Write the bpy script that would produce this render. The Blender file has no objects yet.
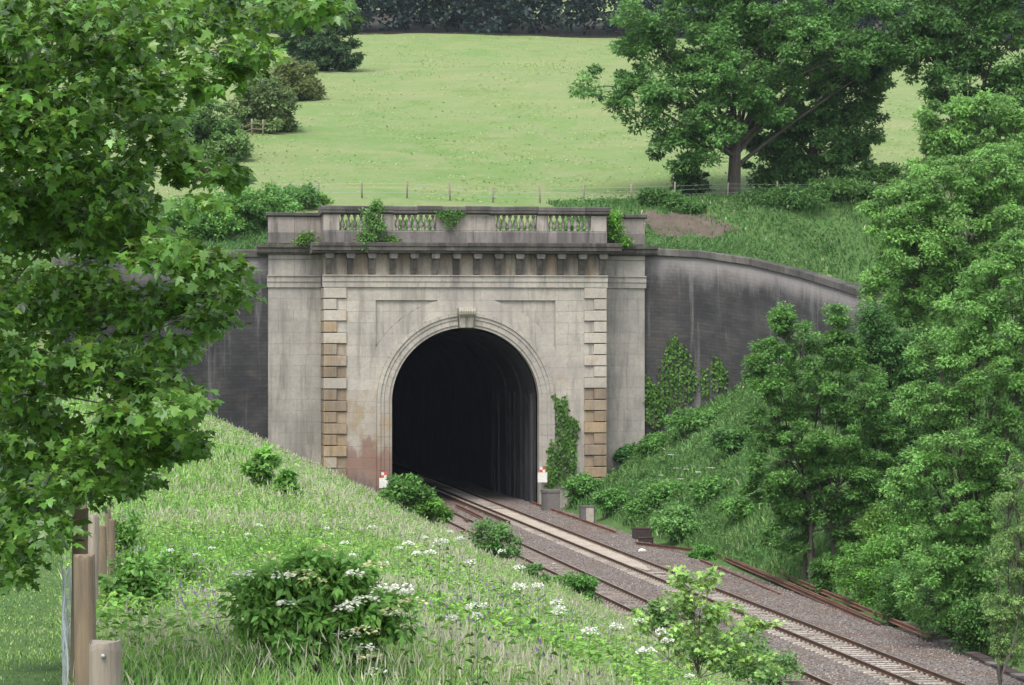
import bpy, math, random
import numpy as np

# ------------------------------------------------------------------ camera, sky, sun, exposure
SC = bpy.context.scene
COL = SC.collection
R = math.radians
RES_X, F, XC, YC, HZ = 1024.0, 3000.0, 512.0, 342.5, 333.0      # focal length in pixels, horizon row
EYE = 11.7                                                        # eye height above the rails

cam = bpy.data.cameras.new('camera')
cam.sensor_width = 36.0
cam.lens = 36.0 * F / RES_X
cam.clip_start, cam.clip_end = 0.5, 5000
camo = bpy.data.objects.new('camera', cam)
COL.objects.link(camo)
camo.location = (0, 0, EYE)
camo.rotation_euler = (R(90) - math.atan((YC - HZ) / F), 0, 0)
SC.camera = camo

SUN_EL, SUN_AZ = R(58), R(200)          # azimuth clockwise from +Y (the viewing direction)
world = bpy.data.worlds.new('World')
SC.world = world
world.use_nodes = True
wn, wl = world.node_tree.nodes, world.node_tree.links
sky = wn.new('ShaderNodeTexSky')
sky.sky_type = 'NISHITA'
sky.sun_disc = False
sky.sun_elevation = SUN_EL
sky.sun_rotation = SUN_AZ
sky.air_density, sky.dust_density, sky.ozone_density = 1.0, 1.0, 1.0
hs = wn.new('ShaderNodeHueSaturation')
hs.inputs['Saturation'].default_value = 0.40     # an overcast sky: nearly colourless
wl.new(sky.outputs[0], hs.inputs['Color'])
wl.new(hs.outputs[0], wn['Background'].inputs['Color'])
wn['Background'].inputs['Strength'].default_value = 0.15

sun = bpy.data.lights.new('sun', 'SUN')
sun.energy, sun.angle, sun.color = 1.5, R(30), (1.0, 0.985, 0.96)
suno = bpy.data.objects.new('sun', sun)
COL.objects.link(suno)
suno.location = (0, -20, 60)
suno.rotation_euler = (R(90) - SUN_EL, 0, R(180) - SUN_AZ)

SC.view_settings.view_transform = 'Standard'
SC.view_settings.look = 'None'
SC.view_settings.gamma = 1.0
SC.view_settings.exposure = 1.5
SC.render.engine = 'CYCLES'
SC.cycles.use_denoising = True
SC.cycles.max_bounces = 6
SC.cycles.diffuse_bounces = 3
SC.cycles.transmission_bounces = 3
SC.cycles.glossy_bounces = 2

rng = np.random.default_rng(11)
random.seed(5)

# ------------------------------------------------------------------ railway frame: u across, v into the hill
TH = math.atan(452.0 / F)
CT, ST = math.cos(TH), math.sin(TH)
PX0, PY0 = (466 - XC) / F * 207.0, 207.0

def W(u, v, z=0.0):
    return (PX0 + u * CT - v * ST, PY0 + u * ST + v * CT, z)

def UV(x, y):
    dx, dy = x - PX0, y - PY0
    return dx * CT + dy * ST, -dx * ST + dy * CT

def at(px, py, Y):
    return np.array(((px - XC) / F * Y, Y, EYE + (HZ - py) / F * Y))

def fac(px, py, v=0.0):
    """point (u, z) on the plane v = const"""
    dx = (px - XC) / F
    t = (v - PX0 * ST + PY0 * CT) / (CT - dx * ST)
    return UV(t * dx, t)[0], EYE + t * (HZ - py) / F

def sm(x, a=0.0, b=1.0):
    t = np.clip((np.asarray(x, float) - a) / (b - a), 0, 1)
    return t * t * (3 - 2 * t)

_nk = [(np.random.default_rng(100 + i).uniform(-1, 1, (9, 2)), np.random.default_rng(200 + i).uniform(0, 6.28, 9)) for i in range(6)]
def vnoise(x, y, scale, seed=0):
    """smooth pseudo noise about -1..1 with features about `scale` wide"""
    k, p = _nk[seed % 6]
    x, y = np.asarray(x, float), np.asarray(y, float)
    s = 0
    for (a, b), q in zip(k, p):
        s = s + np.sin((a * x + b * y) * (5.0 / scale) + q + 1.3 * np.sin((b * x - a * y) * 2.6 / scale + 2 * q))
    return s / 4.5

# ------------------------------------------------------------------ terrain
def crest(v):
    return np.interp(v, [-320, -207, -180, -170, -152, -120, -60, 0, 40], [9.4, 9.3, 9.15, 8.5, 7.3, 7.4, 8.6, 11, 13])

def ground_z(u, v):
    u, v = np.asarray(u, float), np.asarray(v, float)
    dl = -u - 4.9
    top = crest(v)
    sl = 0.47 * dl
    k = 0.6
    h = np.clip(0.5 + 0.5 * (top - sl) / (2 * k), 0, 1)
    left = top * (1 - h) + sl * h - k * h * (1 - h) * 1.0
    left = left + 0.14 * vnoise(u, v, 6, 1) * sm(dl, 1, 4) * sm(-u, 60, 26)
    dr = u - 6.7 - 0.35 * vnoise(u * 0, v, 14, 2)
    right = np.where(dr < 13.5, 0.66 * dr, 8.9 + (dr - 13.5) * 0.5)
    right = np.minimum(np.minimum(right, 12.5 + (dr - 20) * 0.18), 14.2)
    right = right + 0.22 * vnoise(u, v, 7, 3) * sm(dr, 1, 4)
    return -0.42 + np.where(u < 0, np.maximum(left, 0), np.maximum(right, 0))

WU_L, WU_R = -13.5, 12.95          # outer ends of the portal's side piers
WP = 2.0                            # plane of the side piers
WV = 2.3                            # plane where the wing walls start
RAD = 14.3                          # plan radius of the wing walls
TMAX = R(76)
def wall_pt(side, t):
    u0 = WU_R if side > 0 else WU_L
    return u0 + side * RAD * math.sin(t), WV - RAD + RAD * math.cos(t)

def edge_v(u):
    u = np.asarray(u, float)
    d = np.where(u > 0, u - WU_R, WU_L - u)
    x = np.clip(d / RAD, 0, math.sin(TMAX))
    return WV - RAD + RAD * np.sqrt(1 - x * x) + 0.55 + 0 * u

_tx = np.array([648, 700, 750, 800, 840, 872.0]); _ty = np.array([248, 250.5, 258, 270, 282, 293.0])
def coping_z(side, t):
    u, v = wall_pt(side, t)
    x, y, _ = W(u, v)
    if side > 0:
        px = XC + F * x / y
        return EYE + (HZ - np.interp(px, _tx, _ty)) / F * y
    return 17.45 - 0.9 * (t / TMAX) ** 2

_su = [wall_pt(1, TMAX * i / 12)[0] for i in range(13)]
_sz = [float(coping_z(1, TMAX * i / 12)) for i in range(13)]
_lu = [wall_pt(-1, TMAX * i / 12)[0] for i in range(13)]
_lz = [float(coping_z(-1, TMAX * i / 12)) for i in range(13)]
def hill_z(u, v):
    u, v = np.asarray(u, float), np.asarray(v, float)
    base = np.where(u > 0, np.interp(u, _su + [28.6, 60, 300], _sz + [12.5, 13.3, 13.3]), np.interp(-u, [-x for x in _lu] + [29.5, 300], _lz + [9.9, 9.9])) - 0.12
    base = base + (17.3 - base) * sm(v, 0, 26)
    z = base + 4.4 * sm(v, 3, 25) + 0.147 * np.maximum(0, v - 24) - 0.00001 * np.maximum(0, v - 24) ** 2
    z = z + 1.0 * sm(u, 8, 40) * sm(v, 6, 26) + 0.9 * vnoise(u, v, 70, 4) * sm(v, 40, 120)
    z = z + 0.16 * vnoise(u, v, 8, 5) * sm(v, 5, 12)
    return z

def land_z(x, y):
    """height of whichever sheet is on top"""
    u, v = UV(np.asarray(x, float), np.asarray(y, float))
    return np.where(v > edge_v(u), hill_z(u, v), ground_z(u, v))

def hit(px, py, lift=0.0, y0=24.0, y1=700.0):
    """where the sight line through a pixel meets the land (raised by lift)"""
    Y = np.linspace(y0, y1, 6000)
    x = (px - XC) / F * Y
    z = EYE + (HZ - py) / F * Y
    below = np.nonzero(z <= land_z(x, Y) + lift)[0]
    i = below[0] if len(below) else len(Y) - 1
    return float(x[i]), float(Y[i]), float(land_z(x[i], Y[i]))

# ------------------------------------------------------------------ mesh helpers
def put(o, parent=None):
    COL.objects.link(o)
    if parent is not None:
        o.parent = parent
    return o

def tag(o, label=None, cat=None, group=None, kind=None):
    if label: o['label'] = label
    if cat: o['category'] = cat
    if group: o['group'] = group
    if kind: o['kind'] = kind
    return o

def np_mesh(name, V, faces, mat, cols=None, smooth=False):
    V = np.ascontiguousarray(V, dtype=np.float32)
    me = bpy.data.meshes.new(name)
    me.vertices.add(len(V))
    me.vertices.foreach_set('co', V.ravel())
    loops = np.concatenate([f.ravel() for f in faces]).astype(np.int32)
    tot = np.concatenate([np.full(len(f), f.shape[1], np.int32) for f in faces])
    me.loops.add(len(loops))
    me.loops.foreach_set('vertex_index', loops)
    me.polygons.add(len(tot))
    me.polygons.foreach_set('loop_start', np.concatenate([[0], np.cumsum(tot)[:-1]]).astype(np.int32))
    me.polygons.foreach_set('loop_total', tot)
    if smooth:
        me.polygons.foreach_set('use_smooth', np.ones(len(tot), bool))
    if cols is not None:
        a = me.attributes.new('col', 'FLOAT_COLOR', 'POINT')
        c = np.ones((len(V), 4), np.float32)
        c[:, :3] = cols
        a.data.foreach_set('color', c.ravel())
    me.update(calc_edges=True)
    me.materials.append(mat)
    return me

def np_obj(name, V, faces, mat, cols=None, parent=None, origin=None, smooth=False):
    V = np.asarray(V, float)
    if origin is not None:
        V = V - np.asarray(origin)
    o = bpy.data.objects.new(name, np_mesh(name, V, faces, mat, cols, smooth))
    if origin is not None:
        o.location = origin
    return put(o, parent)

def py_obj(name, V, Fc, mat, parent=None, smooth=False):
    me = bpy.data.meshes.new(name)
    me.from_pydata([tuple(map(float, p)) for p in V], [], Fc)
    me.update()
    me.materials.append(mat)
    if smooth:
        for p in me.polygons: p.use_smooth = True
    return put(bpy.data.objects.new(name, me), parent)

def root(name, loc, rz=0.0):
    o = bpy.data.objects.new(name, None)
    o.empty_display_size = 0.2
    o.location = loc
    o.rotation_euler = (0, 0, rz)
    return put(o)

def rail_root(name, u=0.0, v=0.0, z=0.0):
    return root(name, W(u, v, z), TH)

def box_vf(x0, x1, y0, y1, z0, z1, ch=0.0):
    if ch <= 0:
        V = [(x, y, z) for x in (x0, x1) for y in (y0, y1) for z in (z0, z1)]
        return V, [(0, 1, 3, 2), (4, 6, 7, 5), (0, 4, 5, 1), (2, 3, 7, 6), (0, 2, 6, 4), (1, 5, 7, 3)]
    return prism([(x0, z0), (x1, z0), (x1, z1), (x0, z1)], y0, y1, ch)

def prism(poly, vf, vb, ch=0.02):
    """(u,z) outline extruded from vf (front, chamfered) to vb"""
    n = len(poly)
    cx = sum(p[0] for p in poly) / n; cz = sum(p[1] for p in poly) / n
    V = [(p[0], vb, p[1]) for p in poly] + [(p[0], vf + ch, p[1]) for p in poly]
    for p in poly:
        dx, dz = cx - p[0], cz - p[1]
        V.append((p[0] + math.copysign(min(ch, abs(dx) * 0.5), dx), vf, p[1] + math.copysign(min(ch, abs(dz) * 0.5), dz)))
    Fc = []
    for i in range(n):
        j = (i + 1) % n
        Fc.append((i, j, n + j, n + i))
        Fc.append((n + i, n + j, 2 * n + j, 2 * n + i))
    Fc.append(tuple(range(2 * n, 3 * n)))
    Fc.append(tuple(range(n - 1, -1, -1)))
    return V, Fc

def extrude_u(prof, u0, u1):
    """(v,z) profile swept along u"""
    n = len(prof)
    V = [(u0, p[0], p[1]) for p in prof] + [(u1, p[0], p[1]) for p in prof]
    Fc = [(i, (i + 1) % n, n + (i + 1) % n, n + i) for i in range(n)]
    Fc += [tuple(range(n - 1, -1, -1)), tuple(range(n, 2 * n))]
    return V, Fc

def extrude_v(prof, v0, v1):
    n = len(prof)
    V = [(p[0], v0, p[1]) for p in prof] + [(p[0], v1, p[1]) for p in prof]
    Fc = [(i, (i + 1) % n, n + (i + 1) % n, n + i) for i in range(n)]
    Fc += [tuple(range(n - 1, -1, -1)), tuple(range(n, 2 * n))]
    return V, Fc

def lathe(prof, n=8, cx=0, cy=0):
    V, Fc = [], []
    for r, z in prof:
        for k in range(n):
            a = 2 * math.pi * k / n
            V.append((cx + r * math.cos(a), cy + r * math.sin(a), z))
    for i in range(len(prof) - 1):
        for k in range(n):
            j = (k + 1) % n
            Fc.append((i * n + k, i * n + j, (i + 1) * n + j, (i + 1) * n + k))
    Fc.append(tuple(range(n - 1, -1, -1)))
    Fc.append(tuple((len(prof) - 1) * n + k for k in range(n)))
    return V, Fc

def tube_arrays(paths, n=6):
    """paths: list of (points (k,3), radii (k)); returns one V, F"""
    VV, FF, off = [], [], 0
    ang = np.linspace(0, 2 * np.pi, n, endpoint=False)
    for pts, rad in paths:
        pts = np.asarray(pts, float); k = len(pts)
        d = np.gradient(pts, axis=0)
        d /= np.linalg.norm(d, axis=1)[:, None] + 1e-9
        ref = np.where(np.abs(d[:, 2:3]) > 0.9, np.array([[1.0, 0, 0]]), np.array([[0, 0, 1.0]]))
        a = np.cross(d, ref); a /= np.linalg.norm(a, axis=1)[:, None] + 1e-9
        b = np.cross(d, a)
        ring = pts[:, None, :] + np.asarray(rad)[:, None, None] * (np.cos(ang)[None, :, None] * a[:, None, :] + np.sin(ang)[None, :, None] * b[:, None, :])
        VV.append(ring.reshape(-1, 3))
        i = np.arange(k - 1)[:, None] * n; j = np.arange(n)[None, :]; j2 = (j + 1) % n
        FF.append(np.stack([i + j, i + j2, i + n + j2, i + n + j], -1).reshape(-1, 4) + off)
        off += k * n
    return np.concatenate(VV), np.concatenate(FF)

# ------------------------------------------------------------------ materials
def new_mat(name, rough=0.85, spec=0.3):
    m = bpy.data.materials.new(name)
    m.use_nodes = True
    b = m.node_tree.nodes['Principled BSDF']
    b.inputs['Roughness'].default_value = rough
    b.inputs['Specular IOR Level'].default_value = spec
    return m, m.node_tree.nodes, m.node_tree.links, b

class NG:
    """small node-building helper"""
    def __init__(s, m): s.m = m; s.n = m.node_tree.nodes; s.l = m.node_tree.links
    def sock(s, x, inp):
        if hasattr(x, 'is_output'): s.l.new(x, inp)
        elif isinstance(x, (tuple, list)): inp.default_value = (*x, 1.0) if len(x) == 3 and inp.type == 'RGBA' else x
        else: inp.default_value = x
    def pos(s): return s.n.new('ShaderNodeNewGeometry').outputs['Position']
    def scale(s, vec, sc):
        k = s.n.new('ShaderNodeMapping'); s.l.new(vec, k.inputs['Vector']); k.inputs['Scale'].default_value = sc
        return k.outputs[0]
    def noise(s, vec, sc, det=4.0, rough=0.6, dist=0.0):
        k = s.n.new('ShaderNodeTexNoise'); s.l.new(vec, k.inputs['Vector'])
        k.inputs['Scale'].default_value = sc; k.inputs['Detail'].default_value = det
        k.inputs['Roughness'].default_value = rough; k.inputs['Distortion'].default_value = dist
        return k.outputs['Fac']
    def ramp(s, x, a, b, lo=0.0, hi=1.0):
        k = s.n.new('ShaderNodeMapRange'); k.interpolation_type = 'SMOOTHSTEP'
        s.l.new(x, k.inputs['Value'])
        for i, v in zip((1, 2, 3, 4), (a, b, lo, hi)): k.inputs[i].default_value = v
        return k.outputs[0]
    def mix(s, f, a, b, mode='MIX'):
        k = s.n.new('ShaderNodeMix'); k.data_type = 'RGBA'; k.blend_type = mode
        s.sock(f, k.inputs[0]); s.sock(a, k.inputs[6]); s.sock(b, k.inputs[7])
        return k.outputs[2]
    def math(s, op, a, b=0.0):
        k = s.n.new('ShaderNodeMath'); k.operation = op
        s.sock(a, k.inputs[0]); s.sock(b, k.inputs[1])
        return k.outputs[0]
    def objrand(s): return s.n.new('ShaderNodeObjectInfo').outputs['Random']
    def bump(s, h, strength, dist, bsdf):
        k = s.n.new('ShaderNodeBump'); s.l.new(h, k.inputs['Height'])
        k.inputs['Strength'].default_value = strength; k.inputs['Distance'].default_value = dist
        s.l.new(k.outputs[0], bsdf.inputs['Normal'])

def mat_stone(name, a, b, stain=(0.05, 0.045, 0.04), stain_lo=0.55, stain_hi=0.8, stain_amt=0.7, blotch=None, blotch_lo=0.6, blotch_hi=0.75, var=0.25, foot=None):
    m, n, l, bs = new_mat(name, 0.92, 0.2)
    g = NG(m); p = g.pos()
    c = g.mix(g.ramp(g.noise(p, 0.45, 5), 0.35, 0.68), a, b)
    if blotch:
        c = g.mix(g.math('MULTIPLY', g.ramp(g.noise(g.scale(p, (0.9, 0.9, 0.55)), 0.9, 5, 0.65), blotch_lo, blotch_hi), 0.85), c, blotch)
    streak = g.noise(g.scale(p, (1.6, 1.6, 0.16)), 1.0, 5, 0.7, 0.4)
    c = g.mix(g.math('MULTIPLY', g.ramp(streak, stain_lo, stain_hi), stain_amt), c, stain)
    if foot:                            # damp red discolouring with a ragged upper edge, sooty at the very bottom
        sep = n.new('ShaderNodeSeparateXYZ'); l.new(p, sep.inputs[0])
        zz = g.math('ADD', sep.outputs[2], g.math('MULTIPLY', g.math('SUBTRACT', g.noise(g.scale(p, (1, 1, 0.6)), 0.9, 5, 0.65), 0.5), 5.0))
        c = g.mix(g.math('MULTIPLY', g.ramp(zz, 3.4, 4.4, 1.0, 0.0), 0.8), c, foot)
        c = g.mix(g.math('MULTIPLY', g.ramp(zz, 1.2, 2.2, 1.0, 0.0), 0.7), c, (0.09, 0.075, 0.07))
    fine = g.noise(p, 5.0, 6, 0.7)
    c = g.mix(g.ramp(fine, 0.3, 0.75, 0.0, 0.5), c, tuple(x * 0.55 for x in a))
    k = n.new('ShaderNodeHueSaturation'); l.new(c, k.inputs['Color'])
    l.new(g.ramp(g.objrand(), 0, 1, 1 - var, 1 + var * 0.6), k.inputs['Value'])
    l.new(k.outputs[0], bs.inputs['Base Color'])
    g.bump(fine, 0.5, 0.03, bs)
    return m

M = {}
M['ashlar'] = mat_stone('weathered_ashlar', (0.377, 0.336, 0.276), (0.283, 0.252, 0.218), stain_lo=0.46, stain_hi=0.74, stain_amt=0.55, blotch=(0.286, 0.218, 0.143), blotch_lo=0.57, blotch_hi=0.74, var=0.05)
M['pier'] = mat_stone('grey_pier_ashlar', (0.322, 0.290, 0.245), (0.227, 0.207, 0.182), stain_lo=0.43, stain_hi=0.74, stain_amt=0.6, blotch=(0.269, 0.210, 0.143), blotch_lo=0.6, blotch_hi=0.76, var=0.035)
M['quoin'] = mat_stone('pale_quoin_stone', (0.382, 0.334, 0.271), (0.303, 0.268, 0.222), stain_amt=0.45, blotch=(0.32, 0.23, 0.125), blotch_lo=0.52, blotch_hi=0.68, var=0.08)
M['ochre'] = mat_stone('ochre_quoin_stone', (0.294, 0.211, 0.127), (0.235, 0.186, 0.143), stain_lo=0.44, stain_hi=0.7, stain_amt=0.6, stain=(0.10, 0.075, 0.05), blotch=(0.32, 0.28, 0.225), blotch_lo=0.54, blotch_hi=0.68, var=0.2)
M['redstone'] = mat_stone('red_stained_stone', (0.339, 0.298, 0.245), (0.283, 0.238, 0.186), stain_amt=0.4, blotch=(0.286, 0.210, 0.126), blotch_lo=0.47, blotch_hi=0.6, var=0.05, foot=(0.185, 0.088, 0.063))
M['cornice'] = mat_stone('sooty_shaded_cornice_stone', (0.157, 0.136, 0.114), (0.092, 0.083, 0.075), stain_lo=0.36, stain_hi=0.62, stain_amt=0.88, blotch=(0.252, 0.210, 0.160), blotch_lo=0.57, blotch_hi=0.7, var=0.2)
M['frieze'] = mat_stone('frieze_stone', (0.295, 0.251, 0.196), (0.210, 0.177, 0.142), stain_lo=0.44, stain_hi=0.68, stain_amt=0.75, blotch=(0.227, 0.143, 0.080), blotch_lo=0.48, blotch_hi=0.66, var=0.22)  # brown staining, plus extra dark in the colour for shade under the cornice
M['parapet'] = mat_stone('lichened_parapet_stone', (0.295, 0.255, 0.214), (0.210, 0.186, 0.164), stain_lo=0.46, stain_hi=0.7, stain_amt=0.8, var=0.2)
M['plinth'] = mat_stone('dark_plinth_stone', (0.191, 0.167, 0.152), (0.134, 0.119, 0.107), stain_lo=0.42, stain_hi=0.66, stain_amt=0.8, var=0.15)
M['coping'] = mat_stone('mossy_coping_stone', (0.109, 0.097, 0.084), (0.071, 0.067, 0.060), stain_lo=0.42, stain_hi=0.66, stain_amt=0.8, blotch=(0.168, 0.151, 0.130), blotch_lo=0.55, blotch_hi=0.7, var=0.25)
M['keystone'] = mat_stone('cream_keystone', (0.36, 0.325, 0.255), (0.28, 0.255, 0.21), stain_lo=0.42, stain_hi=0.66, stain_amt=0.7, var=0.05)
M['concrete'] = mat_stone('old_concrete', (0.143, 0.126, 0.113), (0.097, 0.084, 0.076), stain_lo=0.45, stain_hi=0.7, stain_amt=0.7, var=0.15)
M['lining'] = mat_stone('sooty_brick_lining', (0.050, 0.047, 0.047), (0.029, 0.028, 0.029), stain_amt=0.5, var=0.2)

def mat_wall():
    m, n, l, bs = new_mat('dark_coursed_wall', 0.95, 0.15)
    g = NG(m)
    uv = n.new('ShaderNodeUVMap').outputs[0]
    c = g.mix(g.ramp(g.noise(uv, 0.35, 5), 0.35, 0.66), (0.046, 0.045, 0.045), (0.080, 0.077, 0.073))
    br = n.new('ShaderNodeTexBrick'); l.new(uv, br.inputs['Vector'])
    br.inputs['Scale'].default_value = 1.0
    br.inputs['Brick Width'].default_value = 0.6; br.inputs['Row Height'].default_value = 0.25
    br.inputs['Mortar Size'].default_value = 0.022; br.inputs['Mortar Smooth'].default_value = 0.3
    br.inputs['Color1'].default_value = (0.6, 0.6, 0.62, 1); br.inputs['Color2'].default_value = (1.5, 1.42, 1.35, 1)
    br.inputs['Mortar'].default_value = (0.4, 0.4, 0.4, 1); br.inputs['Bias'].default_value = -0.1
    c = g.mix(0.28, g.mix(1.0, c, (0.72, 0.71, 0.70), 'MULTIPLY'), br.outputs['Color'], 'MULTIPLY')
    st = g.noise(g.scale(uv, (1.1, 0.07, 1)), 1.0, 6, 0.7, 0.3)
    c = g.mix(g.math('MULTIPLY', g.ramp(st, 0.52, 0.72), 0.6), c, (0.20, 0.19, 0.18))
    c = g.mix(g.math('MULTIPLY', g.ramp(g.noise(g.scale(uv, (0.9, 0.10, 1)), 1.4, 5, 0.7), 0.58, 0.72), 0.6), c, (0.035, 0.035, 0.037))
    sep = n.new('ShaderNodeSeparateXYZ'); l.new(uv, sep.inputs[0])     # uv.y = distance below the coping
    d = g.math('ADD', sep.outputs[1], g.math('MULTIPLY', g.math('SUBTRACT', g.noise(g.scale(uv, (0.7, 0.15, 1)), 1.0, 5, 0.7), 0.5), 4.5))
    band = g.ramp(d, 0.2, 2.3, 1.0, 0.0)
    c = g.mix(g.math('MULTIPLY', band, 0.55), c, (0.22, 0.20, 0.185))
    rb = g.ramp(g.noise(g.scale(uv, (0.3, 0.6, 1)), 1.0, 4, 0.6), 0.56, 0.72)
    c = g.mix(g.math('MULTIPLY', rb, 0.45), c, (0.080, 0.064, 0.052))
    l.new(c, bs.inputs['Base Color'])
    h = g.math('ADD', g.math('MULTIPLY', br.outputs['Fac'], -1.0), g.noise(uv, 6, 5))
    g.bump(h, 0.6, 0.03, bs)
    return m
M['wall'] = mat_wall()

def mat_foliage(name, trans=0.35, rough=0.5, spec=0.25, gain=1.0):
    m, n, l, bs = new_mat(name, rough, spec)
    a = n.new('ShaderNodeAttribute'); a.attribute_name = 'col'
    l.new(a.outputs['Color'], bs.inputs['Base Color'])
    t = n.new('ShaderNodeBsdfTranslucent')
    k = n.new('ShaderNodeHueSaturation'); l.new(a.outputs['Color'], k.inputs['Color'])
    k.inputs['Hue'].default_value = 0.485; k.inputs['Value'].default_value = 1.25
    l.new(k.outputs[0], t.inputs['Color'])
    x = n.new('ShaderNodeMixShader'); x.inputs[0].default_value = trans
    l.new(bs.outputs[0], x.inputs[1]); l.new(t.outputs[0], x.inputs[2])
    l.new(x.outputs[0], n['Material Output'].inputs['Surface'])
    return m
M['leaf'] = mat_foliage('tree_foliage')
M['glossleaf'] = mat_foliage('maple_foliage', 0.38, 0.38, 0.45)
M['grass'] = mat_foliage('grass_blades', 0.3, 0.6, 0.2)
M['petal'] = mat_foliage('petals', 0.25, 0.8, 0.1)

def mat_plain(name, a, b, scale=4.0, rough=0.8, stretch=(1, 1, 1), bump=0.3, spec=0.3, metal=0.0, var=0.0):
    m, n, l, bs = new_mat(name, rough, spec)
    g = NG(m)
    p = n.new('ShaderNodeTexCoord').outputs['Object']
    f = g.noise(g.scale(p, stretch), scale, 6, 0.65, 0.2)
    c = g.mix(g.ramp(f, 0.32, 0.7), a, b)
    if var:
        k = n.new('ShaderNodeHueSaturation'); l.new(c, k.inputs['Color'])
        l.new(g.ramp(g.objrand(), 0, 1, 1 - var, 1 + var), k.inputs['Value'])
        c = k.outputs[0]
    l.new(c, bs.inputs['Base Color'])
    bs.inputs['Metallic'].default_value = metal
    g.bump(f, bump, 0.02, bs)
    return m
M['bark'] = mat_plain('bark', (0.055, 0.045, 0.036), (0.10, 0.085, 0.07), 3.0, 0.95, (3, 3, 0.6), 0.8)
M['post'] = mat_plain('round_timber_post', (0.185, 0.135, 0.085), (0.12, 0.09, 0.062), 6.0, 0.85, (3, 3, 0.35), 0.5, var=0.18)
M['greypost'] = mat_plain('bleached_timber_post', (0.26, 0.215, 0.165), (0.17, 0.14, 0.11), 6.0, 0.85, (3, 3, 0.35), 0.5, var=0.1)
M['wire'] = mat_plain('galvanised_wire', (0.42, 0.43, 0.44), (0.30, 0.31, 0.32), 8.0, 0.45, metal=0.8, spec=0.5)
M['rust'] = mat_plain('rusty_rail_side', (0.10, 0.048, 0.027), (0.055, 0.033, 0.024), 5.0, 0.85, (1, 0.3, 1), 0.5)
M['rust2'] = mat_plain('rusty_spare_rail', (0.14, 0.06, 0.035), (0.07, 0.038, 0.026), 3.0, 0.9, (1, 0.3, 1), 0.5, var=0.35)
M['railhead'] = mat_plain('worn_rail_head', (0.30, 0.245, 0.20), (0.22, 0.165, 0.125), 3.0, 0.45, (1, 0.1, 1), 0.1, 0.5, 0.6)
M['sleeper'] = mat_plain('concrete_sleeper', (0.37, 0.33, 0.27), (0.26, 0.22, 0.175), 5.0, 0.92, var=0.2)
M['oldsleeper'] = mat_plain('brown_dusty_sleeper', (0.25, 0.205, 0.165), (0.17, 0.13, 0.105), 5.0, 0.92, var=0.22)
M['darkmetal'] = mat_plain('dark_rusty_steel', (0.05, 0.03, 0.024), (0.03, 0.022, 0.02), 5.0, 0.85)
M['white'] = mat_plain('dirty_white_paint', (0.62, 0.59, 0.52), (0.48, 0.45, 0.39), 5.0, 0.7)
M['red'] = mat_plain('red_paint', (0.55, 0.06, 0.035), (0.45, 0.05, 0.03), 5.0, 0.6)
M['galv'] = mat_plain('grey_steel', (0.22, 0.22, 0.21), (0.15, 0.15, 0.15), 5.0, 0.6, metal=0.5)

def mat_soil(name, cols, spec):
    m, n, l, bs = new_mat(name, 1.0, 0.1)
    g = NG(m); p = g.pos()
    c = g.mix(g.ramp(g.noise(p, 0.5, 6), 0.35, 0.65), cols[0], cols[1])
    f = g.noise(p, 6, 6, 0.7)
    c = g.mix(g.ramp(f, 0.4, 0.7, 0, 0.7), c, cols[2])
    l.new(c, bs.inputs['Base Color'])
    g.bump(f, 0.9, 0.08, bs)
    return m
M['bankground'] = mat_soil('bank_turf', ((0.06, 0.115, 0.03), (0.08, 0.135, 0.04), (0.04, 0.065, 0.025)), 0)
M['earth'] = mat_soil('bare_earth', ((0.12, 0.094, 0.072), (0.09, 0.07, 0.054), (0.06, 0.046, 0.036)), 0)

def mat_ballast():
    m, n, l, bs = new_mat('granite_ballast', 0.95, 0.2)
    g = NG(m); p = g.pos()
    v = n.new('ShaderNodeTexVoronoi'); v.inputs['Scale'].default_value = 11.0; l.new(p, v.inputs['Vector'])
    sepc = n.new('ShaderNodeSeparateColor'); l.new(v.outputs['Color'], sepc.inputs[0])
    c = g.mix(g.ramp(sepc.outputs[0], 0.1, 0.9), (0.105, 0.086, 0.076), (0.266, 0.228, 0.199))
    c = g.mix(g.ramp(g.noise(p, 0.35, 5, 0.6), 0.42, 0.68, 0, 0.75), c, (0.178, 0.116, 0.083))
    c = g.mix(g.ramp(v.outputs['Distance'], 0.35, 0.75, 0, 0.75), c, (0.040, 0.032, 0.029))
    l.new(c, bs.inputs['Base Color'])
    g.bump(g.math('MULTIPLY', v.outputs['Distance'], -1.0), 1.0, 0.06, bs)
    return m
M['ballast'] = mat_ballast()

def mat_field():
    m, n, l, bs = new_mat('pasture_grass', 0.95, 0.1)
    g = NG(m); p = g.pos()
    big = g.noise(g.scale(p, (1, 0.35, 1)), 0.03, 4, 0.55)
    mid = g.noise(g.scale(p, (1.0, 0.45, 1)), 0.22, 6, 0.7, 0.6)
    fine = g.noise(g.scale(p, (1, 0.35, 1)), 1.6, 6, 0.75)
    c = g.mix(g.ramp(big, 0.34, 0.66), (0.132, 0.211, 0.061), (0.172, 0.219, 0.081))
    c = g.mix(g.ramp(mid, 0.42, 0.68, 0, 0.9), c, (0.200, 0.225, 0.100))
    c = g.mix(g.ramp(mid, 0.46, 0.30, 0, 0.5), c, (0.100, 0.172, 0.037))
    drift = g.noise(g.scale(p, (0.5, 1.0, 1)), 0.09, 5, 0.65, 0.8)
    c = g.mix(g.ramp(drift, 0.48, 0.66, 0, 0.55), c, (0.225, 0.235, 0.10))
    c = g.mix(g.ramp(fine, 0.50, 0.78, 0, 0.6), c, (0.100, 0.155, 0.041))
    l.new(c, bs.inputs['Base Color'])
    g.bump(g.math('ADD', fine, mid), 0.8, 0.5, bs)
    return m
M['field'] = mat_field()

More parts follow.
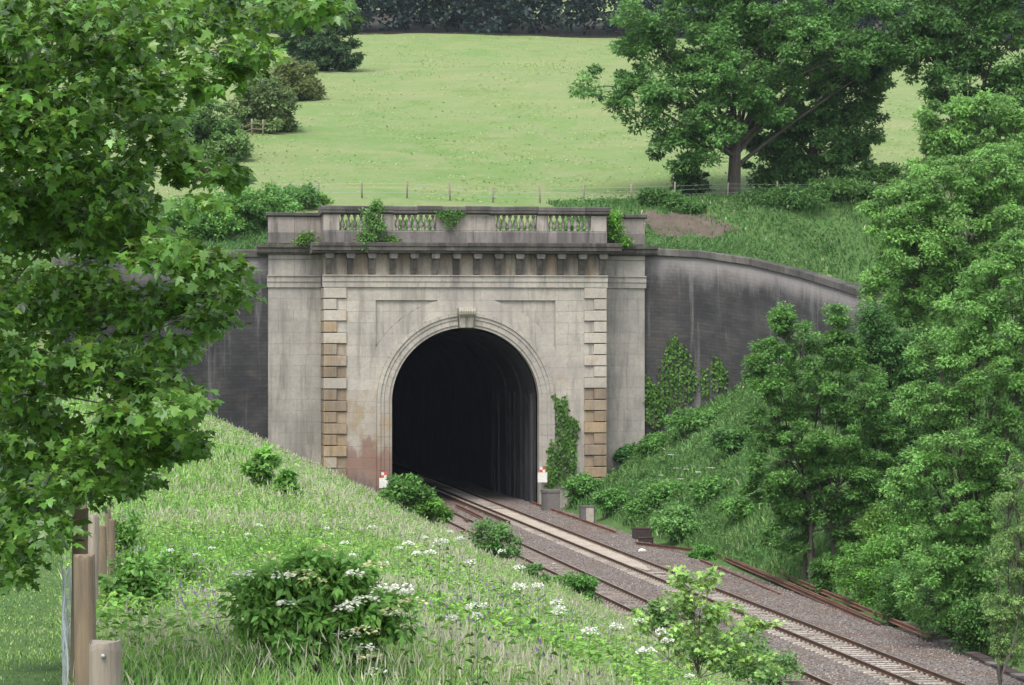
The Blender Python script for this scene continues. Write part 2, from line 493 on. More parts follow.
def mat_lawn():
    m, n, l, bs = new_mat('mown_lawn', 0.95, 0.1)
    g = NG(m); p = g.pos()
    c = g.mix(g.ramp(g.noise(p, 1.6, 6, 0.7), 0.35, 0.65), (0.07, 0.15, 0.025), (0.12, 0.20, 0.045))
    f = g.noise(p, 22, 5, 0.7)
    c = g.mix(g.ramp(f, 0.45, 0.75, 0, 0.6), c, (0.045, 0.09, 0.02))
    l.new(c, bs.inputs['Base Color']); g.bump(f, 0.8, 0.03, bs)
    return m
M['lawn'] = mat_lawn()

# ------------------------------------------------------------------ the land
def grid_obj(name, us, vs, zf, mat, kind='structure'):
    U, V_ = np.meshgrid(us, vs, indexing='ij')
    Z = zf(U, V_)
    x = PX0 + U * CT - V_ * ST; y = PY0 + U * ST + V_ * CT
    P = np.stack([x, y, Z], -1).reshape(-1, 3)
    nu, nv = len(us), len(vs)
    i = np.arange(nu - 1)[:, None] * nv; j = np.arange(nv - 1)[None, :]
    Fq = np.stack([i + j, i + nv + j, i + nv + j + 1, i + j + 1], -1).reshape(-1, 4)
    o = np_obj(name, P, [Fq], mat, smooth=True)
    return tag(o, kind=kind)

us = np.concatenate([np.linspace(-420, -60, 19), np.arange(-56, -30, 2.0), np.arange(-30, -5.4, 0.6), np.arange(-5.4, 7, 0.45), np.arange(7, 36, 0.8), np.arange(38, 60, 3.0), np.linspace(64, 420, 18)])
vs = np.concatenate([np.linspace(-420, -215, 8), np.arange(-210, -150, 1.0), np.arange(-150, 6, 1.2), np.linspace(8, 170, 20), np.linspace(220, 960, 8)])
grid_obj('ground', us, vs, ground_z, M['bankground'])
us = np.concatenate([np.linspace(-420, -60, 24), np.arange(-56, 56, 1.0), np.linspace(60, 420, 24)])
bb = np.concatenate([[-1e-6], np.linspace(0, 0.06, 30), np.linspace(0.066, 0.42, 70), np.linspace(0.44, 1, 20)])
U, B = np.meshgrid(us, bb, indexing='ij')
Vv = edge_v(U) + B * 900
Zh = hill_z(U, Vv)
Zh = np.where((np.abs(U) > 410) | (B > 0.985) | ((B < 0) & (np.abs(U) > 15)), -3.0, Zh)      # closed down to the ground at its edges
Pp = np.stack([PX0 + U * CT - Vv * ST, PY0 + U * ST + Vv * CT, Zh], -1).reshape(-1, 3)
nv = len(bb); i = np.arange(len(us) - 1)[:, None] * nv; j = np.arange(nv - 1)[None, :]
tag(np_obj('hillside_field', Pp, [np.stack([i + j, i + nv + j, i + nv + j + 1, i + j + 1], -1).reshape(-1, 4)], M['field'], smooth=True), kind='structure')
grid_obj('lawn', np.arange(-70, -27.9, 0.7), np.arange(-215, -120, 1.5), lambda u, v: ground_z(u, v) + 0.015 - 0.05 * sm(u, -29.3, -28.2), M['lawn'])

# ballast bed
def ballast_z(u, v):
    z = -0.20 + 0.02 * vnoise(u, v, 1.5, 2)
    z = z - 0.07 * sm(np.abs(u + 0.75), 0.0, 1.6) * 0 - 0.05 * sm(np.abs(u + 0.8), 1.4, 0.3)
    return z - 0.34 * sm(u, 4.7, 7.3) - 0.45 * sm(-u, 4.25, 5.2)
grid_obj('ballast_bed', np.concatenate([np.arange(-5.2, 8.0, 0.2)]), np.concatenate([np.arange(-135, 0, 0.8), np.arange(0, 150, 6)]), ballast_z, M['ballast'])
su_ = np.concatenate([np.arange(-60, -28, 2.0), np.arange(-28, 40, 0.8), np.arange(40, 70, 2.0)])
sb_ = np.linspace(0, 1, 40)
SU, SB = np.meshgrid(su_, sb_, indexing='ij')
SV = edge_v(SU) + 0.05 + SB * (np.where(np.abs(SU) < 11, 13.0, 24.0) + 1.2 * vnoise(SU, SU * 0, 5, 2) - edge_v(SU))
SP = np.stack([PX0 + SU * CT - SV * ST, PY0 + SU * ST + SV * CT, hill_z(SU, SV) + 0.05 - 0.1 * sm(SB, 0.95, 1.0)], -1).reshape(-1, 3)
i = np.arange(len(su_) - 1)[:, None] * 40; j = np.arange(39)[None, :]
tag(np_obj('slope_turf', SP, [np.stack([i + j, i + 40 + j, i + 41 + j, i + j + 1], -1).reshape(-1, 4)], M['bankground'], smooth=True), kind='structure')
# rough earth patch above the right-hand pier
EC = UV(*hit(682, 227)[:2])
def earth_r(u, v):
    return np.sqrt(((u - EC[0]) / 4.6) ** 2 + ((v - EC[1]) / 3.6) ** 2) + 0.3 * vnoise(u, v, 2.2, 1)
grid_obj('bare_earth_patch', np.linspace(EC[0] - 7, EC[0] + 7, 80), np.linspace(EC[1] - 6.5, EC[1] + 6.5, 80), lambda u, v: hill_z(u, v) + 0.16 - 0.7 * sm(earth_r(u, v), 0.75, 1.15) + 0.12 * vnoise(u, v, 0.9, 3) + 0.05 * vnoise(u, v, 0.4, 2), M['earth'])

# ------------------------------------------------------------------ tunnel portal
portal = rail_root('tunnel_portal')
tag(portal, 'classical pale stone railway tunnel portal with round arch, cornice and balustraded parapet', 'tunnel portal')
ZC, RI = 6.94, 5.13                      # arch springing height and radius
R1, R2 = 6.18, 7.28                      # outer edge of the archivolt, arc of the spandrel panels
UQ, UQI, UQS = 9.85, 8.27, 8.95          # quoins: outer edge, long and short inner edges
ZT = 14.84                               # top of the wall, under the architrave
UPAN, ZPAN = 6.25, 13.95

def stone(name, poly, vf, vb, mat, ch=0.005, parent=None):
    V, Fc = prism(poly, vf, vb, ch)
    return py_obj(name, V, Fc, mat, parent or portal)

def rect(u0, u1, z0, z1, g=0.003):
    return [(u0 + g, z0 + g), (u1 - g, z0 + g), (u1 - g, z1 - g), (u0 + g, z1 - g)]

def arcx(r, z):
    d = r * r - max(0.0, z - ZC) ** 2
    return math.sqrt(d) if d > 0 else 0.0

def curved_block(l, r, z0, z1, r_in=None, r_out=None, left_min=None):
    """outline on the positive side: outside radius r_in, inside radius r_out"""
    pts_l, pts_r = [], []
    n = 14 if z1 > ZC - 0.1 else 2
    for k in range(n):
        z = z0 + (z1 - z0) * k / (n - 1)
        a = max(l, arcx(r_in, z)) if r_in else l
        b = min(r, arcx(r_out, z)) if r_out and z > ZC else r
        if b - a > 0.004:
            pts_l.append((a, z)); pts_r.append((b, z))
    if len(pts_l) < 2: return None
    poly = pts_l + pts_r[::-1]
    out = []
    for p in poly:
        if not out or abs(p[0] - out[-1][0]) + abs(p[1] - out[-1][1]) > 0.012: out.append(p)
    return out

rows = [ZT, ZPAN]
while rows[-1] > -0.4: rows.append(rows[-1] - 0.772)
rr_ = random.Random(3)
def joints(a, b, step, off):
    xs = [a]; x = a + step * off
    while x < b - 0.45:
        if x > a + 0.45: xs.append(x)
        x += step * rr_.uniform(0.85, 1.15)
    return xs + [b]

for side in (-1, 1):
    def S(poly):
        q = [(side * p[0], p[1]) for p in poly]
        return q if side > 0 else q[::-1]
    for k in range(len(rows) - 1):
        z1, z0 = rows[k] - 0.0025, rows[k + 1] + 0.0025
        def matof(uc):
            if side < 0 and z1 < 8: return M['redstone']
            if side > 0 and z1 < 5.0 and uc > 6.9: return M['ashlar']
            return M['ashlar']
        if z0 >= ZPAN - 0.01:                       # plain course over the panels
            js = joints(0.0, UQI, 1.7, 0.6 if side > 0 else 0.9)
            for a, b in zip(js, js[1:]):
                stone('ashlar_block', S(rect(a, b, z0, z1)), 0.0, 0.6, matof((a + b) / 2))
            continue
        inner_r = arcx(R1, z0)
        # strip outside the panel
        js = joints(max(UPAN, 0) if z1 > 10.2 else min(inner_r, R1), UQI, 1.5, 0.62 if k % 2 else 1.1)
        if z1 > 10.2:
            for a, b in zip(js, js[1:]):
                stone('ashlar_block', S(rect(a, b, z0, z1)), 0.0, 0.6, matof((a + b) / 2))
            js = joints(0.0, UPAN, 1.5, 0.5 if k % 2 else 1.0)
            for a, b in zip(js, js[1:]):
                p = curved_block(a + 0.0015, b - 0.0015, z0, z1, r_in=R1, r_out=R2)
                if p: stone('ashlar_block', S(p), 0.0, 0.6, matof((a + b) / 2), 0.006)
                p = curved_block(a + 0.0015, b - 0.0015, z0, z1, r_in=R2 + 0.012)
                if p: stone('spandrel_panel', S(p), 0.17, 0.6, M['ashlar'], 0.008)
        else:
            js = joints(min(inner_r, UQI - 0.4), UQI, 1.4, 0.62 if k % 2 else 1.0)
            js[0] = 0
            for a, b in zip(js, js[1:]):
                p = curved_block(a + 0.0015, b - 0.0015, z0, z1, r_in=R1 + 0.01)
                if p: stone('ashlar_block', S(p), 0.0, 0.6, matof((max(a, R1) + b) / 2))
    # quoins, long and short in turn
    z = ZT; k = 0
    while z > -0.4:
        h = 0.776
        inner = UQI if k % 2 == 0 else UQS
        och = (z < 11.4) if side < 0 else (z < 8.9)
        mt = M['ochre'] if och and not (k % 5 == 3 and z > 8) else M['quoin']
        if not och and z < 12.6 and k % 3 == 0: mt = M['ochre'] if side < 0 else M['quoin']
        stone('quoin', S(rect(inner, UQ, z - h + 0.03, z - 0.03)), -0.14, WP, mt, 0.025)
        if k % 2: stone('ashlar_block', S(rect(UQI, UQS, z - h, z)), 0.0, 0.6, M['ashlar'] if not och else M['ochre'])
        z -= h; k += 1

# archivolt: voussoirs and jamb stones with the same stepped profile
PROF = [(RI, 0.9), (RI, 0.06), (5.31, 0.06), (5.33, -0.03), (5.67, -0.03), (5.70, -0.10), (5.91, -0.10), (5.94, -0.19), (R1, -0.19), (R1, 0.9)]
def sweep(pts_fn, ts, mat, name):
    n = len(PROF); V = []; Fc = []
    for t in ts:
        V += [pts_fn(r, v, t) for r, v in PROF]
    for s_ in range(len(ts) - 1):
        for a in range(n):
            b = (a + 1) % n
            Fc.append((s_ * n + a, s_ * n + b, (s_ + 1) * n + b, (s_ + 1) * n + a))
    Fc.append(tuple(range(n - 1, -1, -1))); Fc.append(tuple((len(ts) - 1) * n + a for a in range(n)))
    return py_obj(name, V, Fc, mat, portal)
NV = 30
for k in range(NV):
    a0, a1 = math.pi * k / NV + 0.0012, math.pi * (k + 1) / NV - 0.0012
    if a1 > math.pi / 2 - 0.09 and a0 < math.pi / 2 + 0.09:
        if k == NV // 2: a0 = math.pi / 2 + 0.1
        elif k == NV // 2 - 1: a1 = math.pi / 2 - 0.1
    sweep(lambda r, v, t: (r * math.cos(t), v, ZC + r * math.sin(t)), np.linspace(a0, a1, 4), M['ashlar'], 'voussoir')
z = ZC; k = 0
while z > -0.45:
    h = 0.78
    for side in (-1, 1):
        mt = M['redstone'] if side < 0 else M['ashlar']
        sweep(lambda r, v, t: (side * r, v, t), [z - h + 0.006, z - 0.006], mt, 'jamb_stone')
    z -= h

# keystone: a fluted console
ks = [(-0.05, 12.02), (-0.34, 12.08), (-0.40, 12.45), (-0.46, 12.75), (-0.66, 12.95), (-0.74, 13.2), (-0.66, 13.42), (0.3, 13.45), (0.3, 12.02)]
V, Fc = extrude_u(ks, -0.5, 0.5)
V = [(u * (0.9 + 0.3 * (z - 12) / 1.45), v, z) for u, v, z in V]
key = py_obj('keystone', V, Fc, M['keystone'], portal)
for k in range(7):
    uc = -0.51 + 0.17 * k
    prof = [(-0.60, 12.92), (-0.74, 12.98), (-0.80, 13.2), (-0.74, 13.40), (-0.60, 13.44)]
    V, Fc = extrude_u(prof, uc - 0.055, uc + 0.055)
    py_obj('flute', V, Fc, M['keystone'], key)

# backing behind the joints, and the tunnel behind
def strip_backing():
    V, Fc = [], []
    def quad(p): Fc.append(tuple(range(len(V), len(V) + 4))); V.extend([(q[0], 0.3, q[1]) for q in p])
    rb = RI + 0.3
    quad([(-UQ, -0.5), (-rb, -0.5), (-rb, ZC), (-UQ, ZC)]); quad([(rb, -0.5), (UQ, -0.5), (UQ, ZC), (rb, ZC)])
    n = 24
    for i in range(n):
        a0, a1 = math.pi * i / n, math.pi * (i + 1) / n
        def outp(a):
            c, s = math.cos(a), math.sin(a)
            k = min(UQ / max(abs(c), 1e-6), (17.8 - ZC) / max(s, 1e-6))
            return (k * c, ZC + k * s)
        quad([(rb * math.cos(a0), ZC + rb * math.sin(a0)), outp(a0), outp(a1), (rb * math.cos(a1), ZC + rb * math.sin(a1))])
    quad([(UQ, ZC), (UQ, 17.8), (UQ - 3.2, 17.8), (UQ, ZC)]); quad([(-UQ, ZC), (-UQ, 17.8), (-UQ + 3.2, 17.8), (-UQ, ZC)])
    return py_obj('masonry_core', V, Fc, M['ashlar'], portal)
strip_backing()
prof = [(1.0, -0.6), (1.0, 0.0)] + [(math.cos(math.pi * i / 20), math.sin(math.pi * i / 20)) for i in range(1, 20)] + [(-1.0, 0.0), (-1.0, -0.6)]
steps = [(0.85, 5.02), (7, 5.02), (7.01, 4.86), (13, 4.86), (13.01, 4.72), (20, 4.72), (20.01, 4.62), (140, 4.62)]
V, Fc = [], []
npf = len(prof)
for vv, r in steps:
    for a, b in prof:
        V.append((a * r, vv, ZC + b * r if b >= 0 else -0.6))
for s_ in range(len(steps) - 1):
    for a in range(npf - 1):
        Fc.append((s_ * npf + a, s_ * npf + a + 1, (s_ + 1) * npf + a + 1, (s_ + 1) * npf + a))
Fc.append(tuple((len(steps) - 1) * npf + a for a in range(npf)))
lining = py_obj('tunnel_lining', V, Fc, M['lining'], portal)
for vv in (2.2, 4.6, 9.0, 11.5, 16, 18.5):
    r = 5.02 if vv < 7 else (4.86 if vv < 13 else 4.72)
    for side in (-1, 1):
        V, Fc = box_vf(side * r, side * (r - 0.16), vv, vv + 0.5, -0.5, ZC + 0.5)
        py_obj('wall_rib', V, Fc, M['lining'], lining)

def runs(name, prof, u0, u1, n, mat, gap=0.006):
    for k in range(n):
        a = u0 + (u1 - u0) * k / n; b = u0 + (u1 - u0) * (k + 1) / n
        V, Fc = extrude_u(prof, a + (gap if k else 0), b - (gap if k < n - 1 else 0))
        o = py_obj(name, V, Fc, mat, portal)
        if name == 'coping_stone':          # old stones, none quite level with the next
            o.location = (0, rr_.uniform(-0.03, 0.03), rr_.uniform(0, 0.045)); o.rotation_euler = (rr_.uniform(-0.006, 0.006), 0, 0)

# architrave, frieze, cornice of the centre
runs('architrave_stone', [(-0.14, ZT + 0.008), (-0.14, 15.22), (-0.20, 15.24), (-0.20, 15.58), (-0.30, 15.62), (-0.30, 15.70), (0.6, 15.70), (0.6, ZT + 0.008)], -UQ - 0.06, UQ + 0.06, 9, M['ashlar'])
runs('frieze_stone', [(-0.06, 15.708), (-0.06, 17.14), (WP, 17.14), (WP, 15.708)], -UQ, UQ, 11, M['frieze'])
CORN = [(-0.10, 17.15), (-0.86, 17.19), (-0.90, 17.32), (-1.12, 17.36), (-1.15, 17.58), (-1.24, 17.66), (-1.28, 17.84), (-1.28, 17.90), (WP + 0.4, 17.92), (WP + 0.4, 17.15)]
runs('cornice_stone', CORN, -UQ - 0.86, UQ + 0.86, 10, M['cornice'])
for k in range(14):
    uc = (k - 6.5) * 1.462
    prof = [(-0.07, 15.74), (-0.2, 15.76), (-0.24, 16.0), (-0.34, 16.25), (-0.46, 16.5), (-0.52, 16.8), (-0.07, 16.8)]
    V, Fc = extrude_u(prof, uc - 0.2, uc + 0.2)
    br = py_obj('console_bracket', V, Fc, M['cornice'], portal)  # brackets and caps in dark stone: shade under the cornice put into colour
    cap = [(uc - 0.24, 16.81), (uc + 0.24, 16.81), (uc + 0.29, 16.95), (uc + 0.29, 17.145), (uc - 0.29, 17.145), (uc - 0.29, 16.95)]
    V, Fc = extrude_v(cap, -0.88, -0.08)
    py_obj('bracket_cap', V, Fc, M['cornice'], br)

# the two side piers
for side, ue in ((-1, -WU_L), (1, WU_R)):
    def S(poly):
        q = [(side * p[0], p[1]) for p in poly]
        return q if side > 0 else q[::-1]
    zz = ZT; k = 0
    while zz > -0.4:
        js = joints(UQ + 0.0, ue, 1.9, 0.5 if k % 2 else 1.0)
        for a, b in zip(js, js[1:]):
            stone('pier_block', S(rect(a, b, zz - 0.772, zz)), WP, WP + 0.8, M['pier'], 0.003)
        zz -= 0.772; k += 1
    a, b = sorted((side * UQ, side * (ue + 0.08)))
    runs('pier_architrave', [(WP - 0.12, ZT + 0.008), (WP - 0.12, 15.22), (WP - 0.18, 15.24), (WP - 0.18, 15.58), (WP - 0.26, 15.62), (WP - 0.26, 15.70), (WP + 0.8, 15.70), (WP + 0.8, ZT + 0.008)], a, b, 2, M['pier'])
    a, b = sorted((side * UQ, side * ue))
    runs('pier_frieze', [(WP - 0.03, 15.708), (WP - 0.03, 16.78), (WP - 0.12, 16.82), (WP - 0.12, 17.12), (WP + 0.8, 17.12), (WP + 0.8, 15.708)], a, b, 2, M['pier'])
    a, b = sorted((side * (UQ + 0.87), side * (ue + 0.8)))
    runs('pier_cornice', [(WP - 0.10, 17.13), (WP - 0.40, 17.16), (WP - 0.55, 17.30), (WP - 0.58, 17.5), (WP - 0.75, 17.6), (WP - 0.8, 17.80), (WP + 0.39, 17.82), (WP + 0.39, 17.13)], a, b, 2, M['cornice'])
    # solid parapet over the pier
    js = [side * UQ, side * (UQ + ue) / 2, side * ue]
    for a, b in zip(js, js[1:]):
        a, b = min(a, b), max(a, b)
        V, Fc = box_vf(a + 0.005, b - 0.005, WP - 0.08, WP + 0.5, 17.9, 18.62, 0.015); py_obj('parapet_plinth', V, Fc, M['plinth'], portal)
        V, Fc = box_vf(a + 0.005, b - 0.005, WP, WP + 0.45, 18.625, 19.72, 0.015); py_obj('parapet_panel', V, Fc, M['parapet'], portal)
        V, Fc = extrude_u([(WP - 0.06, 19.725), (WP - 0.2, 19.82), (WP - 0.2, 20.0), (WP + 0.6, 20.05), (WP + 0.6, 19.725)], a - (0.15 if abs(a) > abs(b) else 0), b + (0.15 if abs(b) > abs(a) else 0))
        py_obj('coping_stone', V, Fc, M['coping'], portal)

# centre parapet with balusters
runs('parapet_plinth', [(-0.16, 17.925), (-0.16, 18.66), (-0.08, 18.74), (0.62, 18.74), (0.62, 17.925)], -UQ, UQ, 8, M['plinth'])
for a, b, n in ((-UQ, -8.75, 1), (-5.75, -4.95, 1), (-2.07, 2.07, 3), (4.95, 5.75, 1), (8.75, UQ, 1)):
    for k in range(n):
        V, Fc = box_vf(a + (b - a) * k / n + 0.005, a + (b - a) * (k + 1) / n - 0.005, -0.06, 0.55, 18.745, 19.83, 0.02)
        py_obj('parapet_pier', V, Fc, M['parapet'], portal)
bprof = [(0.13, 18.745), (0.13, 18.84), (0.075, 18.88), (0.07, 18.92), (0.155, 19.08), (0.165, 19.18), (0.13, 19.32), (0.07, 19.52), (0.065, 19.6), (0.10, 19.66), (0.13, 19.70), (0.13, 19.83)]
V, Fc = lathe(bprof, 8)
bal = None
for a, b in ((-8.75, -5.75), (-4.95, -2.07), (2.07, 4.95), (5.75, 8.75)):
    for k in range(7):
        uc = a + (b - a) * (k + 0.5) / 7
        if bal is None:
            bal = o = py_obj('baluster', V, Fc, M['parapet'], portal, smooth=True)
        else:
            o = put(bpy.data.objects.new('baluster', bal.data), portal)
        o.location = (uc, 0.24, 0)
rj = random.Random(9)
runs('coping_stone', [(-0.10, 19.835), (-0.26, 19.95), (-0.26, 20.1), (-0.30, 20.14), (-0.30, 20.36), (-0.2, 20.42), (0.75, 20.44), (0.75, 19.835)], -UQ - 0.18, UQ + 0.18, 12, M['coping'])
for side in (-1, 1):        # returns between the centre and the side piers
    a, b = sorted((side * UQ, side * (UQ - 0.5)))
    V, Fc = box_vf(a, b, 0.63, WP + 0.44, 17.925, 19.83); py_obj('parapet_return', V, Fc, M['parapet'], portal)
    a, b = sorted((side * (UQ + 0.15), side * (UQ - 0.6)))
    V, Fc = box_vf(a, b, 0.76, WP + 0.55, 19.835, 20.3); py_obj('return_coping', V, Fc, M['coping'], portal)
V, Fc = box_vf(-UQ + 0.51, UQ - 0.51, 0.64, 3.0, 17.3, 17.96); py_obj('parapet_deck', V, Fc, M['earth'], portal)

# ------------------------------------------------------------------ curved wing walls
def wing_wall(side, label):
    o0 = rail_root('wing_wall', *wall_pt(side, TMAX * 0.5), -0.4)
    ou, ov = wall_pt(side, TMAX * 0.5)
    tag(o0, label, 'retaining wall')
    nt, nz = 48, 12
    ts = np.linspace(0, TMAX, nt)
    V, UVs, Fc = [], [], []
    for i, t in enumerate(ts):
        u, v = wall_pt(side, t)
        zt = float(coping_z(side, t)) - 0.5
        for k in range(nz):
            z = zt - (zt + 0.6) * k / (nz - 1)
            V.append((u - ou, v - ov, z + 0.4)); UVs.append((side * RAD * t + 100, zt - z))
    for i in range(nt - 1):
        for k in range(nz - 1):
            Fc.append((i * nz + k, i * nz + k + 1, (i + 1) * nz + k + 1, (i + 1) * nz + k))
    # thickness: back face and top
    nb = len(V)
    for i, t in enumerate(ts):
        u, v = wall_pt(side, t)
        d = (side * math.sin(t), math.cos(t))
        zt = float(coping_z(side, t)) - 0.5
        for z in (zt, -0.6):
            V.append((u + d[0] * 0.7 - ou, v + d[1] * 0.7 - ov, z + 0.4)); UVs.append((side * RAD * t + 100, zt - z))
    for i in range(nt - 1):
        a = nb + 2 * i
        Fc.append((a, a + 2, a + 3, a + 1)); Fc.append((i * nz, (i + 1) * nz, a + 2, a))
    a = nb + 2 * (nt - 1)
    Fc.append(((nt - 1) * nz, (nt - 1) * nz + nz - 1, a + 1, a))
    w = py_obj('wall_face', V, Fc, M['wall'], o0, smooth=False)
    uvl = w.data.uv_layers.new(name='UVMap')
    for lp in w.data.loops: uvl.data[lp.index].uv = UVs[lp.vertex_index]
    for p in w.data.polygons: p.use_smooth = len(p.vertices) == 4
    nc = 15
    for k in range(nc):
        V, Fc = [], []
        t0, t1 = TMAX * k / nc + 0.0006, TMAX * (k + 1) / nc - 0.0006
        for t in np.linspace(t0, t1, 4):
            u, v = wall_pt(side, t); d = (side * math.sin(t), math.cos(t)); zt = float(coping_z(side, t))
            for off, dz in ((-0.18, -0.49), (-0.18, -0.06), (-0.1, 0.0), (0.85, 0.04), (0.85, -0.49)):
                V.append((u + d[0] * off - ou, v + d[1] * off - ov, zt + dz + 0.4))
        for s_ in range(3):
            for a in range(5):
                b = (a + 1) % 5
                Fc.append((s_ * 5 + a, s_ * 5 + b, (s_ + 1) * 5 + b, (s_ + 1) * 5 + a))
        Fc += [(4, 3, 2, 1, 0), (15, 16, 17, 18, 19)]
        py_obj('coping_stone', V, Fc, M['coping'], o0)
wing_wall(1, 'dark curved stone retaining wall sweeping down to the right of the portal')
wing_wall(-1, 'dark stone retaining wall left of the portal behind the maple leaves')

# ------------------------------------------------------------------ railway
RU = (-3.76, -2.26, 0.62, 2.12)
RAILP = [(-0.07, -0.16), (0.07, -0.16), (0.07, -0.145), (0.014, -0.125), (0.014, -0.05), (0.036, -0.038), (0.036, 0.0), (-0.036, 0.0), (-0.036, -0.038), (-0.014, -0.05), (-0.014, -0.125), (-0.07, -0.145)]
V0, V1 = -130.0, 75.0
def track(ua, ub, mat, label, seed):
    uc = (ua + ub) / 2
    r = rail_root('railway_track', uc, V0, -0.36)
    tag(r, label, 'railway track', 'the two railway tracks')
    for uu in (ua, ub):
        V, Fc = extrude_v([(p[0] + uu - uc, p[1] + 0.36) for p in RAILP], 0, V1 - V0)
        rl = py_obj('rail', V, Fc, M['rust'], r)
        V, Fc = box_vf(uu - uc - 0.03, uu - uc + 0.03, 0, V1 - V0, 0.361, 0.364)
        py_obj('running_surface', V, Fc, M['railhead'], rl)
    prof = [(-1.25, 0.0), (1.25, 0.0), (1.25, 0.15), (1.21, 0.185), (0.45, 0.175), (-0.45, 0.175), (-1.21, 0.185), (-1.25, 0.15)]
    V, Fc = extrude_v(prof, -0.125, 0.125)
    s0 = None; rd = random.Random(seed)
    v = 0.3
    while v < V1 - V0 - 30:
        if s0 is None: s0 = o = py_obj('sleeper', V, Fc, mat, r)
        else: o = put(bpy.data.objects.new('sleeper', s0.data), r)
        o.location = (rd.uniform(-0.02, 0.02), v, rd.uniform(-0.008, 0.008)); o.rotation_euler = (0, rd.uniform(-0.004, 0.004), rd.uniform(-0.012, 0.012))
        v += 0.68
    # rail clips, too small to tell apart
    VV, FF = [], []
    v = 0.3
    while v < V1 - V0 - 40:
        for uu in (ua - uc, ub - uc):
            for sd in (-1, 1):
                b, f = box_vf(uu + sd * 0.115 - 0.035, uu + sd * 0.115 + 0.035, v - 0.05, v + 0.05, 0.18, 0.235)
                k = len(VV); VV += b; FF += [tuple(k + q for q in x) for x in f]
        v += 0.68
    tag(py_obj('rail_clips', VV, FF, M['sleeper'], r), kind='stuff')
track(RU[0], RU[1], M['oldsleeper'], 'near railway track with dusty brown sleepers beside the grassy bank', 1)
track(RU[2], RU[3], M['sleeper'], 'far railway track with paler sleepers on the side of the wooded bank', 2)
V, Fc = [], []
g_v = np.arange(-58, -4, 1.0)
for k, v in enumerate(g_v):
    w_ = 0.64 * min(1, (k + 1) / 6, (len(g_v) - k) / 3)
    for e in (-1, 1):
        x, y, _ = W((RU[2] + RU[3]) / 2 + e * w_ * (0.93 + 0.07 * math.sin(v * 1.7 + e)), v)
        V.append((x, y, -0.158))
Fc = [(2 * k, 2 * k + 1, 2 * k + 3, 2 * k + 2) for k in range(len(g_v) - 1)]
M['sand'] = mat_soil('pale_grit', ((0.40, 0.34, 0.27), (0.33, 0.28, 0.22), (0.22, 0.18, 0.15)), 0)
tag(py_obj('grit_strip', V, Fc, M['sand']), kind='structure')

def spare_rail(pts, label, group=None, mat='rust2', scale=1.1):
    """rail lying on the ground along (u, v, z) points"""
    pts = np.array(pts, float)
    n = 14
    t = np.linspace(0, 1, len(pts)); tt = np.linspace(0, 1, n)
    P = np.stack([np.interp(tt, t, pts[:, i]) for i in range(3)], -1)
    b = P[0].copy(); P -= b
    r = []
    for i in range(n):
        d = P[min(i + 1, n - 1)] - P[max(i - 1, 0)]; d = d / np.linalg.norm(d)
        s_ = np.array([d[1], -d[0], 0]); s_ /= np.linalg.norm(s_)
        for a, z in RAILP:
            r.append(P[i] + s_ * a * scale * 1.15 + np.array([0, 0, (z + 0.16) * scale]))
    k = len(RAILP)
    Fc = [(i * k + a, i * k + (a + 1) % k, (i + 1) * k + (a + 1) % k, (i + 1) * k + a) for i in range(n - 1) for a in range(k)]
    Fc += [tuple(range(k - 1, -1, -1)), tuple((n - 1) * k + a for a in range(k))]
    o = py_obj('spare_rail', r, Fc, M[mat])
    o.location = W(b[0], b[1], b[2]); o.rotation_euler = (0, 0, TH)
    return tag(o, label, 'rail', group)

def ray_uv(px, py, z=-0.2):
    Y = (EYE - z) * F / (py - HZ)
    return UV((px - XC) / F * Y, Y)
def rail_px(a, b, label, group=None, z=-0.2, lift=0.0, mat='rust2'):
    (u0, v0), (u1, v1) = ray_uv(*a, z), ray_uv(*b, z)
    return spare_rail([(u0, v0, z + lift), ((u0 + u1) / 2 + 0.03, (v0 + v1) / 2, z + lift), (u1, v1, z + lift)], label, group, mat)
G_IN = 'spare rails lying in the tunnel mouth'
rail_px((432, 499.5), (468, 523), 'dark spare rail lying between the near rails in the tunnel mouth', G_IN, mat='rust')
rail_px((456, 506.5), (483, 519.5), 'short rusty spare rail lying between the tracks by the tunnel mouth', G_IN)
rail_px((424, 488), (510, 524), 'long rusty spare rail lying beside the far track in the tunnel mouth', G_IN, mat='rust')
rail_px((532, 504), (616, 534), 'rusty spare rail lying along the ballast edge by the concrete blocks', 'spare rails along the far ballast edge')
rail_px((636, 545), (701, 553), 'short rusty spare rail lying askew below the dark steel boxes', 'spare rails along the far ballast edge')
pile = [((716, 556), (880, 628), 0.0, 'lowest'), ((712, 553), (872, 622), 0.0, 'second'), ((720, 552), (930, 641), 0.1, 'third'),
        ((722, 550), (860, 607), 0.0, 'fourth'), ((728, 549), (838, 592), 0.14, 'fifth'), ((746, 556), (848, 599), 0.2, 'sixth'), ((735, 549), (905, 619), 0.05, 'seventh'), ((700, 562), (780, 597), 0.0, 'eighth')]
order = ['nearest the track', 'next to the one nearest the track', 'reaching farthest down the line', 'in the middle of the heap', 'at the back of the heap', 'lying across the top of the heap', 'at the foot of the wooded bank', 'sticking out of the upper end']
for (a, b, lf, _), w_ in zip(pile, order):
    rail_px(a, b, 'rusty spare rail ' + w_ + ' beside the far track', 'heap of rusty spare rails beside the far track', z=-0.28, lift=lf)
